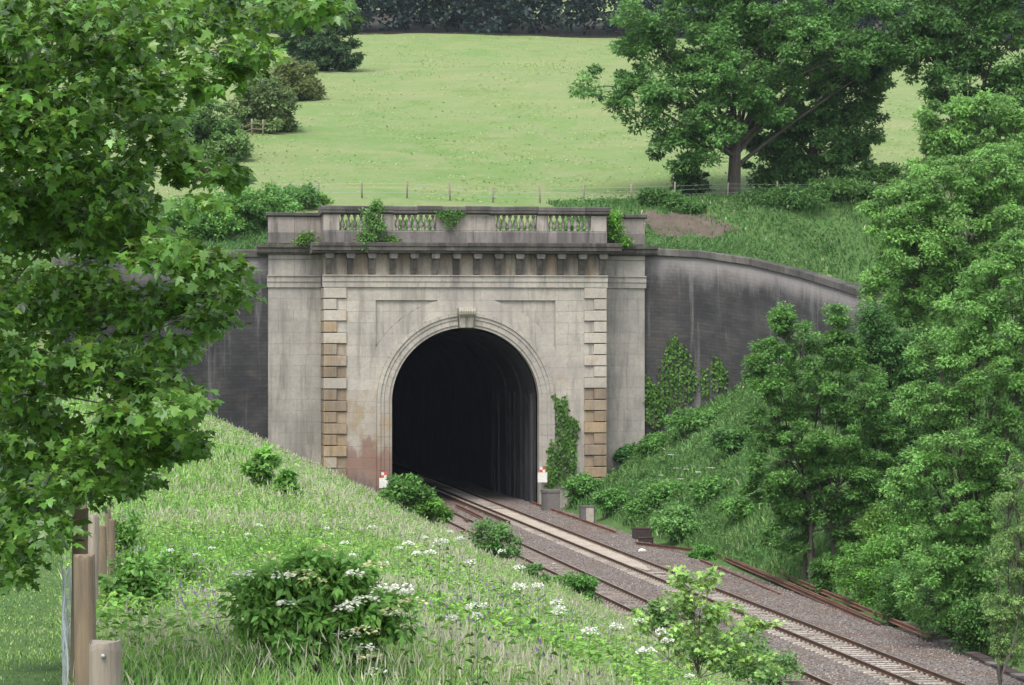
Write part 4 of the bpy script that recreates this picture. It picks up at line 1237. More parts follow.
# foreground fence between lawn and bank
NP = [(105.5, 643, 12.0, 0.068, 'greypost'), (87.5, 556, 18.0, 0.066, 'post'), (78, 509, 25.0, 0.068, 'post'), (91.5, 515.5, 33.0, 0.060, 'greypost'), (103, 526, 40.0, 0.062, 'post'), (110.5, 520, 50.0, 0.058, 'post'), (108, 509, 62.0, 0.06, 'post'), (85, 502, 70.0, 0.06, 'post')]
ff = root('garden_fence', (-1.63, 12.0, float(land_z(-1.63, 12.0))))
tag(ff, 'round timber post fence with galvanised wire netting between lawn and meadow', 'fence')
fb = np.array(ff.location); tops = []
for k, (px, py, Y, rad, mt) in enumerate(NP):
    t = at(px, py, Y); g = float(land_z(t[0], Y)); h = t[2] - g
    rd = random.Random(k)
    prof = [(rad * 1.03, -0.3), (rad * 1.03, 0.3), (rad, h * 0.6), (rad * 0.985, h - 0.02), (rad * 0.93, h)]
    V, Fc = lathe(prof, 16)
    V = [(x * (1 + 0.02 * math.sin(3 * z + k)), y, z + 0.012 * x / rad * rd.choice((-1, 1)) * (z > h - 0.1)) for x, y, z in V]
    o = py_obj('post', V, Fc, M[mt], ff); o.location = (t[0] - fb[0], t[1] - fb[1], g - fb[2]); o.rotation_euler = (rd.uniform(-0.02, 0.02), rd.uniform(-0.02, 0.02), rd.uniform(0, 6))
    if k == 0:
        V, Fc = lathe([(0.009, 0), (0.009, 0.012), (0.004, 0.016)], 8)
        n_ = py_obj('nail_head', [(x, -rad - z, h - 0.045 + y) for x, y, z in V], Fc, M['wire'], o)
        o.rotation_euler = (0, 0, 0)
    tops.append((t[0] - rad - 0.012, Y, g, h))
tops = tops[:6]
tops = [(a - 0.05, b, c, d) for a, b, c, d in tops]
near = (-1.0, 7.0, float(land_z(-1.0, 7.0)), 1.15)
line = [near] + tops
lp = np.array([(a, b, c) for a, b, c, d in line])
tY = np.linspace(7.0, 50, 120)
def on_line(Y): return np.stack([np.interp(Y, lp[:, 1], lp[:, 0]), Y, np.interp(Y, lp[:, 1], lp[:, 2])], -1)
for h in (0.12, 0.3, 0.48, 0.66, 0.84, 1.0, 1.08):
    pts = on_line(tY) + np.stack([0.01 * np.sin(tY * 1.3 + h * 9), 0 * tY, h + 0.012 * np.sin(tY * 0.8 + h * 5)], -1)
    tv, tf = tube_arrays([(pts - fb, np.full(len(tY), 0.003 if h < 1.05 else 0.0036))], 5)
    np_obj('wire', tv, [tf], M['wire'], None, ff)
paths = []
for Y in np.arange(7.1, 44, 0.2):
    q = on_line(np.array([Y]))[0]
    zs = np.linspace(0.05, 1.0, 6)
    paths.append((np.stack([q[0] + 0.008 * np.sin(zs * 9 + Y * 3), np.full(6, Y) + 0.01 * np.sin(zs * 11 + Y), q[2] + zs], -1) - fb, np.full(6, 0.0022)))
tv, tf = tube_arrays(paths, 4)
tag(np_obj('wire_netting', tv, [tf], M['wire'], None, ff), kind='stuff')

# ------------------------------------------------------------------ foreground maple
def maple_leaf_outline():
    pts = [(0, 0)]
    half = [(0.40, -0.08), (0.30, 0.16), (0.60, 0.38), (0.24, 0.46), (0.22, 0.66), (0.0, 1.0)]
    return [(0, 0)] + half + [(-x, y) for x, y in half[-2::-1]]
MO = np.array(maple_leaf_outline())
MF_face = np.arange(len(MO))
def maple_arrays(P, A, N_, L, cols, bend=0.25):
    A = unit(A); B = unit(np.cross(N_, A)); Nn = np.cross(A, B)
    o = MO[None]; L = L[:, None, None]
    V = P[:, None] + L * (o[..., 1:2] * A[:, None] + o[..., 0:1] * B[:, None] - bend * (o[..., 1:2] ** 2 + 1.4 * o[..., 0:1] ** 2) * Nn[:, None])
    k = len(MO)
    n = len(P)
    base = np.arange(n)[:, None] * k
    tris = []
    for i in range(1, k - 1):
        tris.append(np.stack([base[:, 0], base[:, 0] + i, base[:, 0] + i + 1], -1))
    return V.reshape(-1, 3), np.concatenate(tris), np.repeat(cols, k, axis=0)

def leafy_tree(name, label, base, lobes, n_clump, n_leaf, cr, L0, col, n_single, seed, tr, fork_z, cat, sub, cs=0.15, flat=0.6, hide=None, group=None, droop=0.5, sp=0.22, limb=0.3, every=1):
    r = np.random.default_rng(seed)
    C, own = crown_points(lobes, n_clump, r, 0.25)
    if hide is not None: C, own = C[hide(C)], own[hide(C)]
    nc = len(C); k = r.poisson(n_leaf, nc); idx = np.repeat(np.arange(nc), k); n = len(idx)
    d = unit(r.normal(size=(n, 3))); off = d * r.random((n, 1)) ** 0.5 * (cr * r.uniform(0.7, 1.3, (nc, 1)))[idx]; off[:, 2] *= flat
    P = C[idx] + off
    A = unit(off * [1, 1, 0.4] + r.normal(scale=0.4 * cr, size=(n, 3))); A[:, 2] -= droop * r.random(n)
    Nn = unit(r.normal(scale=0.42, size=(n, 3)) + [0, -0.15, 1.0])
    ccol = np.asarray(col)
    cols = tint(nc, ccol, r, cs, 0.0)[idx] * (tint(n, ccol, r, sp, 0.25) / ccol)
    L = L0 * r.uniform(0.6, 1.3, n)
    o = root(name, tuple(base)); tag(o, label, cat, group); b = np.asarray(base)
    order = np.argsort(P[:, 1] + 0.25 * r.random(n))
    single, rest = order[:n_single], order[n_single:]
    V, T, cv = maple_arrays(P[rest] - b, A[rest], Nn[rest], L[rest], cols[rest])
    tag(np_obj('leaves', V, [T], M['glossleaf'], cv, o), kind='stuff')
    shapes = []
    for q in range(min(12, n_single)):          # a dozen leaf shades shared by the nearest leaves
        V, T, cv = maple_arrays(np.zeros((1, 3)), np.array([[0, 1.0, 0]]), np.array([[0, 0, 1.0]]), np.ones(1), tint(1, ccol, r, 0.25, 0.25), bend=0.15 + 0.03 * q)
        shapes.append(np_mesh('leaf', V, [T], M['glossleaf'], cv))
    from mathutils import Matrix, Vector
    for j, i in enumerate(single):
        a = Vector(unit(A[i])); nn = Vector(Nn[i]); bb_ = nn.cross(a).normalized(); nn = a.cross(bb_) * -1
        nn = bb_.cross(a) * -1
        lf = bpy.data.objects.new('leaf', shapes[j % len(shapes)])
        x = a.cross(nn)
        m = Matrix(((x.x, a.x, nn.x), (x.y, a.y, nn.y), (x.z, a.z, nn.z))).to_4x4() @ Matrix.Scale(float(L[i]), 4)
        m.translation = Vector(P[i] - b)
        put(lf, o); lf.matrix_local = m
    paths = limb_paths(b, fork_z, lobes, C, own, r, tr, sub, 1, rmin=0.0035, limb=limb, every=every)
    twigs = []
    for q in range(len(C)):
        if every > 1 and r.random() < 0.3:
            dd = unit(np.array([b[0], b[1] + 1.0, C[q][2] - 0.3]) - C[q] + r.normal(scale=0.5, size=3))
            twigs.append((bez(C[q], C[q] + dd * 0.12 + [0, 0, 0.04], C[q] + dd * r.uniform(0.2, 0.38), 4), np.linspace(0.0022, 0.005, 4)))
    tv, tf = tube_arrays(paths, 6)
    np_obj('trunk', tv - b, [tf], M['bark'], None, o, smooth=True)
    if twigs:
        tv, tf = tube_arrays(twigs, 4)
        tag(np_obj('twigs', tv - b, [tf], M['bark'], None, o, smooth=True), kind='stuff')
    return o

ML = [(25, 40, 90, 70), (120, 30, 80, 55), (210, 15, 70, 30), (290, 10, 45, 16), (325, 6, 18, 10), (250, 55, 38, 26), (205, 70, 42, 26), (130, 95, 70, 45), (40, 130, 80, 60), (150, 140, 40, 30), (190, 170, 38, 18), (230, 175, 18, 14), (205, 205, 22, 12),
      (100, 190, 70, 40), (30, 215, 70, 50), (110, 235, 65, 30), (165, 255, 45, 22), (210, 265, 34, 24), (235, 290, 14, 18), (190, 295, 45, 24), (150, 310, 60, 30), (60, 300, 80, 45), (215, 320, 18, 12), (170, 345, 30, 18),
      (30, 370, 70, 45), (110, 365, 60, 34), (160, 385, 34, 18), (140, 415, 55, 26), (185, 405, 18, 12), (170, 445, 34, 20), (190, 440, 14, 14), (110, 450, 60, 26), (30, 440, 60, 45), (130, 480, 24, 12), (75, 485, 50, 22), (25, 510, 40, 40), (10, 560, 22, 36), (50, 530, 24, 18), (-30, 250, 60, 200), (-20, 60, 70, 90)]
rm = np.random.default_rng(8)
lob = []
for px, py, rx, ry in ML:
    Y = 24.2 + rm.uniform(-1.7, 1.7)
    c = at(px, py, Y); lob.append((c[0], c[1], c[2], rx * Y / F * 0.86, rm.uniform(0.5, 1.0), ry * Y / F * 0.86))
for px, py, rx, ry in ML:
    if px < 150:
        Y = 26.6 + rm.uniform(-0.6, 0.8)
        c = at(px, py, Y); lob.append((c[0], c[1], c[2], rx * Y / F * 0.85, 0.6, ry * Y / F * 0.85))
mbase = (-6.1, 25.5, float(land_z(-6.1, 25.5)) - 0.1)
leafy_tree('maple_tree', 'large field maple with bright lobed leaves filling the left foreground over the fence', mbase, lob, 3100, 11.5, 0.15, 0.084, (0.078, 0.180, 0.028), 300, 61, 0.2, mbase[2] + 2.6, 'tree', 0.0, limb=0.06, sp=0.3, cs=0.22, every=9)

# ------------------------------------------------------------------ meadow grass and herbs
def blades(x, y, z, h, w, lean, r, cols, seed_col=None, seed_frac=0.0):
    """bent three-triangle blades"""
    n = len(x)
    P = np.stack([x, y, z], -1)
    a = r.uniform(0, 2 * np.pi, n); sd = np.stack([np.cos(a), np.sin(a), 0 * a], -1)
    b = r.uniform(0, 2 * np.pi, n); ld = np.stack([np.cos(b), np.sin(b), 0 * b], -1) * (lean * r.uniform(0.2, 1.0, n) * h)[:, None]
    up = np.array([0, 0, 1.0]); hh = h[:, None]; ww = w[:, None]
    v0 = P - sd * ww * 0.5 - up * 0.05; v1 = P + sd * ww * 0.5 - up * 0.05
    m = P + up * hh * 0.6 + ld * 0.35
    v2 = m - sd * ww * 0.42; v3 = m + sd * ww * 0.42
    v4 = P + up * hh * 0.95 + ld
    V = np.stack([v0, v1, v2, v3, v4], 1).reshape(-1, 3)
    k = np.arange(n)[:, None] * 5
    T = np.concatenate([k + [0, 1, 2], k + [1, 3, 2], k + [2, 3, 4]])
    return V, T, np.repeat(cols, 5, axis=0)

def in_view(x, y, z, mx=140, my=60):
    px = XC + F * x / y; py = HZ - F * (z - EYE) / y
    return (px > -mx) & (px < 1024 + mx) & (py < 685 + my) & (py > -my) & (y > 20)

ELDER = hit(318, 668, 0.0)
def sample_bank(n, u0, u1, v0, v1, r, power=1.7, ymin=26.0):
    """points on the land, thinning with distance as blades grow finer than a pixel"""
    out = []
    tot = 0
    while tot < n:
        m = n * 3
        u = r.uniform(u0, u1, m); v = r.uniform(v0, v1, m)
        x = PX0 + u * CT - v * ST; y = PY0 + u * ST + v * CT
        keep = (y > ymin) & (np.hypot((x - ELDER[0]) / 1.15, (y - ELDER[1] + 0.6) / 1.1) > 0.8) & (r.random(m) < (45.0 / np.maximum(y, 45.0)) ** power)
        u, v, x, y = u[keep], v[keep], x[keep], y[keep]
        z = land_z(x, y)
        k = in_view(x, y, z)
        out.append(np.stack([x[k], y[k], z[k], u[k], v[k]])); tot += k.sum()
    return np.concatenate(out, 1)[:, :n]

G_GREEN = np.array([0.165, 0.335, 0.062]); G_YEL = np.array([0.285, 0.395, 0.12]); G_STRAW = np.array([0.42, 0.40, 0.26]); G_DARK = np.array([0.075, 0.165, 0.045])
def grass(name, label, n, box, r, hmin, hmax, wpx, seedfrac, dark=0.0, power=1.7, straw=0.25, ymin=26.0, kind='stuff', mask=None, green=None, yel=1.0):
    x, y, z, u, v = sample_bank(n, *box, r, power, ymin)
    if mask is not None:
        k = mask(u, v); x, y, z, u, v = x[k], y[k], z[k], u[k], v[k]
    n = len(x)
    patch = 0.5 + 0.5 * vnoise(u, v, 9, 0); patch2 = 0.5 + 0.5 * vnoise(u, v, 3.2, 4)
    h = r.uniform(hmin, hmax, n) * (0.7 + 0.6 * patch2.clip(0, 1)) * (0.68 + 0.32 * sm(y, 45, 95))
    w = np.maximum(0.010, wpx * y / F) * r.uniform(0.7, 1.3, n)
    gg = G_GREEN if green is None else np.asarray(green)
    f = (patch * 0.9 + r.normal(0, 0.3, n)).clip(0, 1)[:, None]
    f = f * yel
    c = gg * (1 - f) + G_YEL * f
    dk = (r.random(n) < dark + 0.2 * (1 - patch2))[:, None]
    c = np.where(dk, G_DARK, c)
    st = (r.random(n) < straw * patch.clip(0, 1))[:, None]
    c = np.where(st, G_STRAW, c) * r.normal(1, 0.16, (n, 1)).clip(0.6, 1.5)
    V, T, cv = blades(x, y, z, h, w, 0.85, r, c)
    parts_V, parts_T, parts_c = [V], [T], [cv]
    m = int(n * seedfrac)
    if m:                                   # pale flowering heads of the tall grasses
        k = r.choice(n, m, replace=False, p=(lambda q: q / q.sum())((patch.clip(0.02, 1)) ** 2))
        hh = h[k] * r.uniform(1.0, 1.35, m)
        P = np.stack([x[k], y[k], z[k] + hh * 0.85], -1)
        A = np.stack([r.normal(0, 0.3, m), r.normal(0, 0.3, m), np.ones(m)], -1)
        Nn = unit(r.normal(size=(m, 3)))
        hv = np.array([0.40, 0.38, 0.26]) * r.normal(1, 0.12, (m, 1)) * np.array([1, 1, 1])
        V2, F2, c2 = rhomb_leaves(P, A, Nn, r.uniform(0.08, 0.17, m) + 2.0 * y[k] / F, np.maximum(0.012, 0.85 * y[k] / F), hv, 0.05)
        T2 = np.concatenate([F2[:, [0, 1, 2]], F2[:, [0, 2, 3]]]) + len(V)
        parts_V.append(V2); parts_T.append(T2); parts_c.append(c2)
    o = np_obj(name, np.concatenate(parts_V), [np.concatenate(parts_T)], M['grass'], np.concatenate(parts_c))
    return tag(o, label, 'grass', kind='stuff')

rg = np.random.default_rng(77)
grass('meadow_grass', 'tall flowering meadow grass covering the left bank of the cutting', 134000, (-27.65, -4.6, -194, 1.5), rg, 0.22, 0.52, 1.2, 0.3, dark=0.13, straw=0.13, ymin=13.5)
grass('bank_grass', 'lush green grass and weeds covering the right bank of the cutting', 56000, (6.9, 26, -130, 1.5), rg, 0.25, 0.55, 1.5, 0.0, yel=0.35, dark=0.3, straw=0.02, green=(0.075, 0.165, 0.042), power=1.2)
grass('slope_grass', 'rough green grass on the slope between the walls and the field fence', 46000, (-27, 36, -9, 24.5), rg, 0.2, 0.5, 1.5, 0.0, yel=0.2, dark=0.3, straw=0.02, power=0, mask=lambda u, v: (v > edge_v(u) + 0.3) & (earth_r(u, v) + rg.normal(0, 0.22, len(u)) > 0.72) & ((np.abs(u + 0.5) > 10) | ((v > 4) & (v < 15))), green=(0.060, 0.140, 0.036))
grass('lawn_grass', 'short mown lawn left of the foreground fence', 13000, (-31, -27.6, -194, -140), rg, 0.025, 0.06, 1.3, 0.0, dark=0.2, straw=0.05, ymin=20.5, green=(0.085, 0.175, 0.03))

# uneven tufts over the pasture
n = 80000
u = rg.uniform(-75, 110, n); v = 24.5 + 275 * rg.random(n) ** 1.25
pn = vnoise(u, v * 0.35, 11, 2) + 0.7 * vnoise(u, v * 0.3, 4, 4) + 1.6 * np.exp(-((v - 112 - 3 * vnoise(u, u * 0, 30, 1)) / 2.2) ** 2)
k = (pn + rg.normal(0, 0.5, n) > 0.1)
u, v, pn = u[k], v[k], pn[k]; n = len(u)
x = PX0 + u * CT - v * ST; y = PY0 + u * ST + v * CT
A = np.stack([rg.normal(0, 1.0, n), rg.normal(0, 1.0, n), 0.35 * np.ones(n)], -1)
pc = np.where((rg.random(n) < 0.55)[:, None], np.array([[0.175, 0.27, 0.075]]), np.array([[0.25, 0.31, 0.11]])) * rg.normal(1, 0.12, (n, 1))
V, Fq, cv = tri_leaves(np.stack([x, y, hill_z(u, v) + 0.09], -1), A, unit(np.stack([rg.normal(0, 0.4, n), rg.normal(0, 0.4, n) - 0.3, np.ones(n)], -1)), rg.uniform(0.10, 0.26, n), rg.uniform(0.10, 0.30, n), pc)
tag(np_obj('pasture_tufts', V, [Fq], M['grass'], cv), 'uneven tufts of pasture grass over the sloping field', 'grass', kind='stuff')

# broad-leaved herbs among the grass
def herbs(name, label, n, box, r, hmax, size, col, power=1.7, mask=None):
    x, y, z, u, v = sample_bank(n, *box, r, power)
    p = 0.5 + 0.5 * vnoise(u, v, 6, 3)
    k = r.random(n) < p.clip(0.05, 1)
    if mask is not None: k &= mask(u, v)
    x, y, z = x[k], y[k], z[k]; n = len(x)
    h = (0.15 + 0.85 * r.random(n)) * hmax * (0.5 + 0.5 * p[k].clip(0, 1))
    P = np.stack([x, y, z + h], -1)
    a = r.uniform(0, 6.28, n); A = np.stack([np.cos(a), np.sin(a), r.normal(0.25, 0.35, n)], -1)
    Nn = unit(r.normal(scale=0.4, size=(n, 3)) + [0, 0, 1.0])
    L = np.maximum(size, 3.6 * y / F) * r.uniform(0.6, 1.4, n)
    V, Fq, cv = rhomb_leaves(P, A, Nn, L, L * 0.36, tint(n, col, r, 0.22, 0.2), 0.2)
    return tag(np_obj(name, V, [Fq], M['grass'], cv), label, 'herbs', kind='stuff')
herbs('meadow_herbs', 'broad-leaved herbs and nettles growing through the meadow on the left bank', 150000, (-27.6, -5, -194, -20), rg, 0.68, 0.105, (0.165, 0.345, 0.066))
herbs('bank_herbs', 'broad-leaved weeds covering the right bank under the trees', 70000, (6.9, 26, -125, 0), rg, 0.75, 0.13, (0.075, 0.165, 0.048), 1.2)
herbs('slope_herbs', 'leafy weeds on the slopes behind the two curved walls', 30000, (-27, 36, -9, 23), rg, 0.6, 0.2, (0.062, 0.14, 0.042), 0, mask=lambda u, v: (np.abs(u) > 11) & (v > edge_v(u) + 0.3) & (earth_r(u, v) > 0.95))
# purple vetch in the near meadow
x, y, z, u, v = sample_bank(4500, -27, -14, -178, -130, rg)
k = vnoise(u, v, 5, 2) > 0.15
x, y, z = x[k], y[k], z[k]; n = len(x)
V, Fq, cv = rhomb_leaves(np.stack([x, y, z + rg.uniform(0.25, 0.6, n)], -1), np.stack([rg.normal(0, 0.4, n), rg.normal(0, 0.4, n), np.ones(n)], -1), unit(rg.normal(size=(n, 3))), rg.uniform(0.04, 0.075, n), 0.028, tint(n, (0.20, 0.13, 0.22), rg, 0.2, 0), 0.1)
tag(np_obj('vetch_flowers', V, [Fq], M['petal'], cv), 'tiny purple vetch flowers scattered through the near meadow', 'wildflowers', kind='stuff')

# ballast stones
r = np.random.default_rng(90)
n = 17000
v = -125 + 125 * r.random(n) ** 1.35; u = r.uniform(-4.6, 7.0, n)
z = ballast_z(u, v) + 0.01; s_ = r.uniform(0.03, 0.062, (n, 1))
x = PX0 + u * CT - v * ST; y = PY0 + u * ST + v * CT
octa = np.array([(1, 0, 0), (0, 1, 0), (-1, 0, 0), (0, -1, 0), (0, 0, 0.8), (0, 0, -0.8)], float)
P = np.stack([x, y, z], -1)[:, None] + octa[None] * s_[:, None] * r.uniform(0.6, 1.3, (n, 6, 1)) + r.normal(scale=0.006, size=(n, 6, 3))
T = np.array([(0, 1, 4), (1, 2, 4), (2, 3, 4), (3, 0, 4), (1, 0, 5), (2, 1, 5), (3, 2, 5), (0, 3, 5)])
T = (np.arange(n)[:, None, None] * 6 + T[None]).reshape(-1, 3)
cs_ = np.array([0.205, 0.178, 0.155]) * r.normal(1, 0.3, (n, 1)).clip(0.35, 1.7)
br_ = (0.5 + 0.5 * vnoise(u, v, 5, 1)).clip(0, 1)[:, None]
cs_ = cs_ * (1 - 0.35 * br_) + np.array([0.17, 0.105, 0.075]) * 0.35 * br_
M['pebble'] = mat_foliage('ballast_stone', 0.0, 0.9, 0.2)
tag(np_obj('ballast_stones', P.reshape(-1, 3), [T], M['pebble'], np.repeat(cs_, 6, axis=0)), 'loose granite ballast stones along the two tracks', 'ballast', kind='stuff')

# ------------------------------------------------------------------ individual plants
# cow parsley
def umbel_mesh(seed, h, rad):
    r = np.random.default_rng(seed)
    paths = [(np.array([[0, 0, 0], [0.02, 0, h * 0.5], [0.0, 0.01, h - 0.07]]), np.array([0.006, 0.005, 0.004]))]
    V, Fq, cc = [], [], []
    m = 60
    a = r.uniform(0, 6.28, m); q = np.sqrt(r.random(m)) * rad
    P = np.stack([q * np.cos(a), q * np.sin(a), h - 0.25 * q ** 2 / rad + r.normal(0, 0.008, m)], -1)
    ax = np.stack([np.cos(a + 1), np.sin(a + 1), r.normal(0, 0.2, m)], -1)
    f = rhomb_leaves(P, ax, unit(r.normal(scale=0.3, size=(m, 3)) + [0, 0, 1]), rad * 0.36, rad * 0.30, tint(m, (0.66, 0.66, 0.57), r, 0.08, 0), 0.05)
    for k in range(8):
        e = P[r.integers(m)]
        paths.append((np.array([[0, 0.01, h - 0.07], e * [0.6, 0.6, 1] - [0, 0, 0.03], e]), np.array([0.003, 0.002, 0.0015])))
    mm = 10
    Pl = np.stack([r.normal(0, 0.05, mm), r.normal(0, 0.05, mm), r.uniform(0.1, h * 0.7, mm)], -1)
    lf = rhomb_leaves(Pl, np.stack([r.normal(size=mm), r.normal(size=mm), r.uniform(0, 0.6, mm)], -1), unit(r.normal(scale=0.4, size=(mm, 3)) + [0, 0, 1]), 0.16, 0.07, tint(mm, (0.08, 0.17, 0.04), r), 0.2)
    tv, tf = tube_arrays(paths, 4)
    V = np.concatenate([tv, lf[0]]); Fq = np.concatenate([tf, lf[1] + len(tv)]); cl = np.concatenate([np.tile([[0.09, 0.16, 0.05]], (len(tv), 1)), lf[2]])
    return np_mesh('stem', V, [Fq], M['grass'], cl), np_mesh('umbel', f[0], [f[1]], M['petal'], f[2])
UM = [umbel_mesh(500 + k, 0.85 + 0.08 * k, 0.11 + 0.02 * (k % 3)) for k in range(5)]
cow = [(196, 548), (170, 552), (259, 527), (327, 540), (372, 539), (399, 546), (417, 557), (446, 550), (450, 541), (439, 575), (452, 607), (477, 628), (478, 643), (538, 604), (502, 568),
       (554, 562), (405, 586), (646, 666), (668, 661), (662, 672), (690, 669), (557, 607), (616, 635), (212, 556), (140, 575), (352, 552), (385, 560), (430, 562), (470, 585), (520, 590), (300, 560), (345, 545), (408, 551), (425, 549), (460, 552), (248, 533), (590, 640), (560, 655), (520, 660), (640, 640)]
def ordinal(n):
    ones = ['', 'first', 'second', 'third', 'fourth', 'fifth', 'sixth', 'seventh', 'eighth', 'ninth', 'tenth', 'eleventh', 'twelfth', 'thirteenth', 'fourteenth', 'fifteenth', 'sixteenth', 'seventeenth', 'eighteenth', 'nineteenth']
    if n < 20: return ones[n]
    t = ['', '', 'twent', 'thirt', 'fort'][n // 10]
    return t + 'ieth' if n % 10 == 0 else t + 'y-' + ones[n % 10]
rank = {k: i + 1 for i, k in enumerate(sorted(range(len(cow)), key=lambda k: cow[k][0]))}
for k, (px, py) in enumerate(cow):
    x, Y, z = hit(px, py, 0.9)
    o = root('cow_parsley', (x, Y, z), random.uniform(0, 6.28))
    sc_ = random.uniform(0.7, 1.05) * (0.42 + 0.0045 * Y)
    o.scale = (sc_, sc_, random.uniform(0.92, 1.08))
    tag(o, 'white cow parsley on the left bank, %s counting from the left edge' % ordinal(rank[k]), 'cow parsley', 'cow parsley on the left bank')
    st, um = UM[k % 5]
    s1 = put(bpy.data.objects.new('stem', st), o); tag(put(bpy.data.objects.new('umbel', um), o), kind='stuff')
for k, (px, py) in enumerate([(661, 475), (666, 481), (671, 457), (676, 472), (681, 484), (686, 469), (698, 473), (711, 470)]):
    x, Y, z = hit(px, py, 0.9)
    o = root('cow_parsley', (x, Y, z), random.uniform(0, 6.28)); o.scale = (1.5, 1.5, 1.05)
    tag(o, 'white cow parsley in the cluster on the right bank, %s from the left' % ordinal(k + 1), 'cow parsley', 'cow parsley on the right bank')
    st, um = UM[k % 5]
    put(bpy.data.objects.new('stem', st), o); tag(put(bpy.data.objects.new('umbel', um), o), kind='stuff')

# elder bush with flower heads
r = np.random.default_rng(120)
ex, eY, ez = hit(318, 668, 0.0)
L = px_lobes(eY, [(290, 600, 42, 30, 0, 0.4), (330, 590, 40, 32, 0.1, 0.4), (262, 612, 28, 26, 0, 0.35), (300, 635, 52, 26, -0.1, 0.45), (355, 610, 30, 24, 0, 0.35), (280, 580, 26, 14, 0, 0.25), (345, 570, 26, 12, 0, 0.25), (385, 605, 24, 12, 0, 0.25), (340, 645, 34, 20, 0, 0.35), (392, 622, 26, 10, 0, 0.2), (250, 590, 14, 14, 0, 0.2), (310, 562, 14, 8, 0, 0.2)])
C, own = crown_points(L, 330, r, 0.3)
V, Fq, cv = clump_leaves(C, 26, 0.13, r, 0.6, 0.10, 0.45, (0.16, 0.34, 0.075), 0.22, 0.2, 0.15)
eb = np.array([ex, eY, ez - 0.05])
elder = plant('elder_bush', eb, V, Fq, cv, limb_paths(eb, ez + 0.35, L, C, own, r, 0.016, 0.2, 3, rmin=0.003), 'elder bush with creamy white flower heads in the middle of the meadow', 'bush', None, leafname='foliage', woodname='stem')
for k, (px, py, cream) in enumerate([(244, 574, 0), (283, 575, 0), (288, 603, 0), (302, 572, 1), (264, 556, 1), (354, 574, 0), (385, 588, 0), (401, 586, 0), (366, 598, 0), (345, 609, 0), (351, 604, 0), (412, 600, 1), (347, 632, 0), (366, 648, 0), (372, 656, 1), (376, 672, 0), (393, 610, 1), (375, 565, 1), (326, 548, 1), (365, 628, 1), (395, 614, 0), (312, 578, 1)]):
    m = 34
    a = r.uniform(0, 6.28, m); q = np.sqrt(r.random(m)) * r.uniform(0.08, 0.12)
    c = at(px, py, eY - 0.6 + r.uniform(-0.15, 0.2)) - eb
    P = c + np.stack([q * np.cos(a), q * np.sin(a), 0.02 - 4.0 * q ** 2 + r.normal(0, 0.008, m)], -1)
    f = rhomb_leaves(P, np.stack([np.cos(a), np.sin(a), r.normal(0, 0.3, m)], -1), unit(r.normal(scale=0.35, size=(m, 3)) + [0, 0, 1]), 0.042, 0.036, tint(m, (0.58, 0.58, 0.30) if cream else (0.76, 0.74, 0.62), r, 0.08, 0), 0.05)
    tag(np_obj('flower_head', f[0], [f[1]], M['petal'], f[2], elder), kind='stuff')

# sycamore sapling, lower centre right
sx, sY, sz = (690 - XC) / F * 62, 62.0, float(land_z((690 - XC) / F * 62, 62.0))
L = px_lobes(sY, [(690, 590, 22, 14, 0, 0.4), (680, 575, 10, 10, 0, 0.25), (705, 578, 14, 10, 0, 0.3), (672, 602, 18, 12, 0, 0.3), (700, 610, 26, 16, 0, 0.45), (725, 612, 20, 10, 0, 0.3), (765, 622, 22, 6, 0, 0.2), (745, 626, 20, 9, 0, 0.25), (690, 632, 34, 16, 0, 0.5), (735, 642, 26, 12, 0, 0.4), (640, 625, 14, 14, 0, 0.3), (655, 648, 22, 12, 0, 0.35), (705, 655, 36, 16, 0, 0.5), (760, 665, 26, 14, 0, 0.4)])
leafy_tree('sycamore_sapling', 'young sycamore sapling with pale lobed leaves leaning over the near track', (sx, sY, sz - 0.1), L, 200, 11, 0.16, 0.11, (0.23, 0.39, 0.10), 120, 62, 0.03, sz + 0.7, 'sapling', 0.6, droop=0.3)

MB = 'shrubs growing on the left bank'
for k, (px, py, w, h, col, lab, n) in enumerate([
    (405, 519, 44, 44, (0.052, 0.112, 0.036), 'leafy bush at the left corner of the tunnel mouth', 1300),
    (428, 530, 40, 30, (0.060, 0.125, 0.032), 'low bright bush below the left corner of the tunnel mouth', 900),
    (495, 568, 44, 50, (0.056, 0.110, 0.045), 'loose bush hiding part of the near track near the tunnel', 1100),
    (577, 606, 42, 38, (0.050, 0.115, 0.036), 'dense dark green bush beside the near track', 1400),
    (532, 590, 26, 30, (0.058, 0.115, 0.045), 'wispy shrub on the bank edge between the two track bushes', 600),
    (336, 474, 22, 26, (0.036, 0.080, 0.032), 'small dark bush at the foot of the left quoins', 600),
    (262, 498, 24, 50, (0.066, 0.135, 0.040), 'upright leafy shrub high on the left bank', 330),
    (288, 508, 20, 44, (0.054, 0.115, 0.036), 'dark upright shrub beside the other high on the left bank', 330),
    (655, 640, 40, 44, (0.060, 0.120, 0.044), 'leggy shrub on the bank left of the sapling', 900),
    (720, 690, 110, 60, (0.062, 0.115, 0.046), 'straggling pale bush around the foot of the sapling', 2200),
    (765, 690, 60, 44, (0.066, 0.120, 0.056), 'grey green bush at the bottom edge right of the sapling', 1200),
    (130, 640, 60, 80, (0.055, 0.118, 0.036), 'nettle-like shrub right of the foreground fence posts', 1500),
    (125, 560, 40, 50, (0.055, 0.115, 0.034), 'leafy shrub behind the farther fence posts', 900),
    (170, 590, 50, 40, (0.064, 0.130, 0.040), 'leafy herb clump between fence and elder bush', 900)]):
    shrub('bank_bush', lab, px, py, w * 1.1, h * 1.1, n, col, seed=600 + k, group=MB, lsize=0.10 if py > 540 else 0.16)

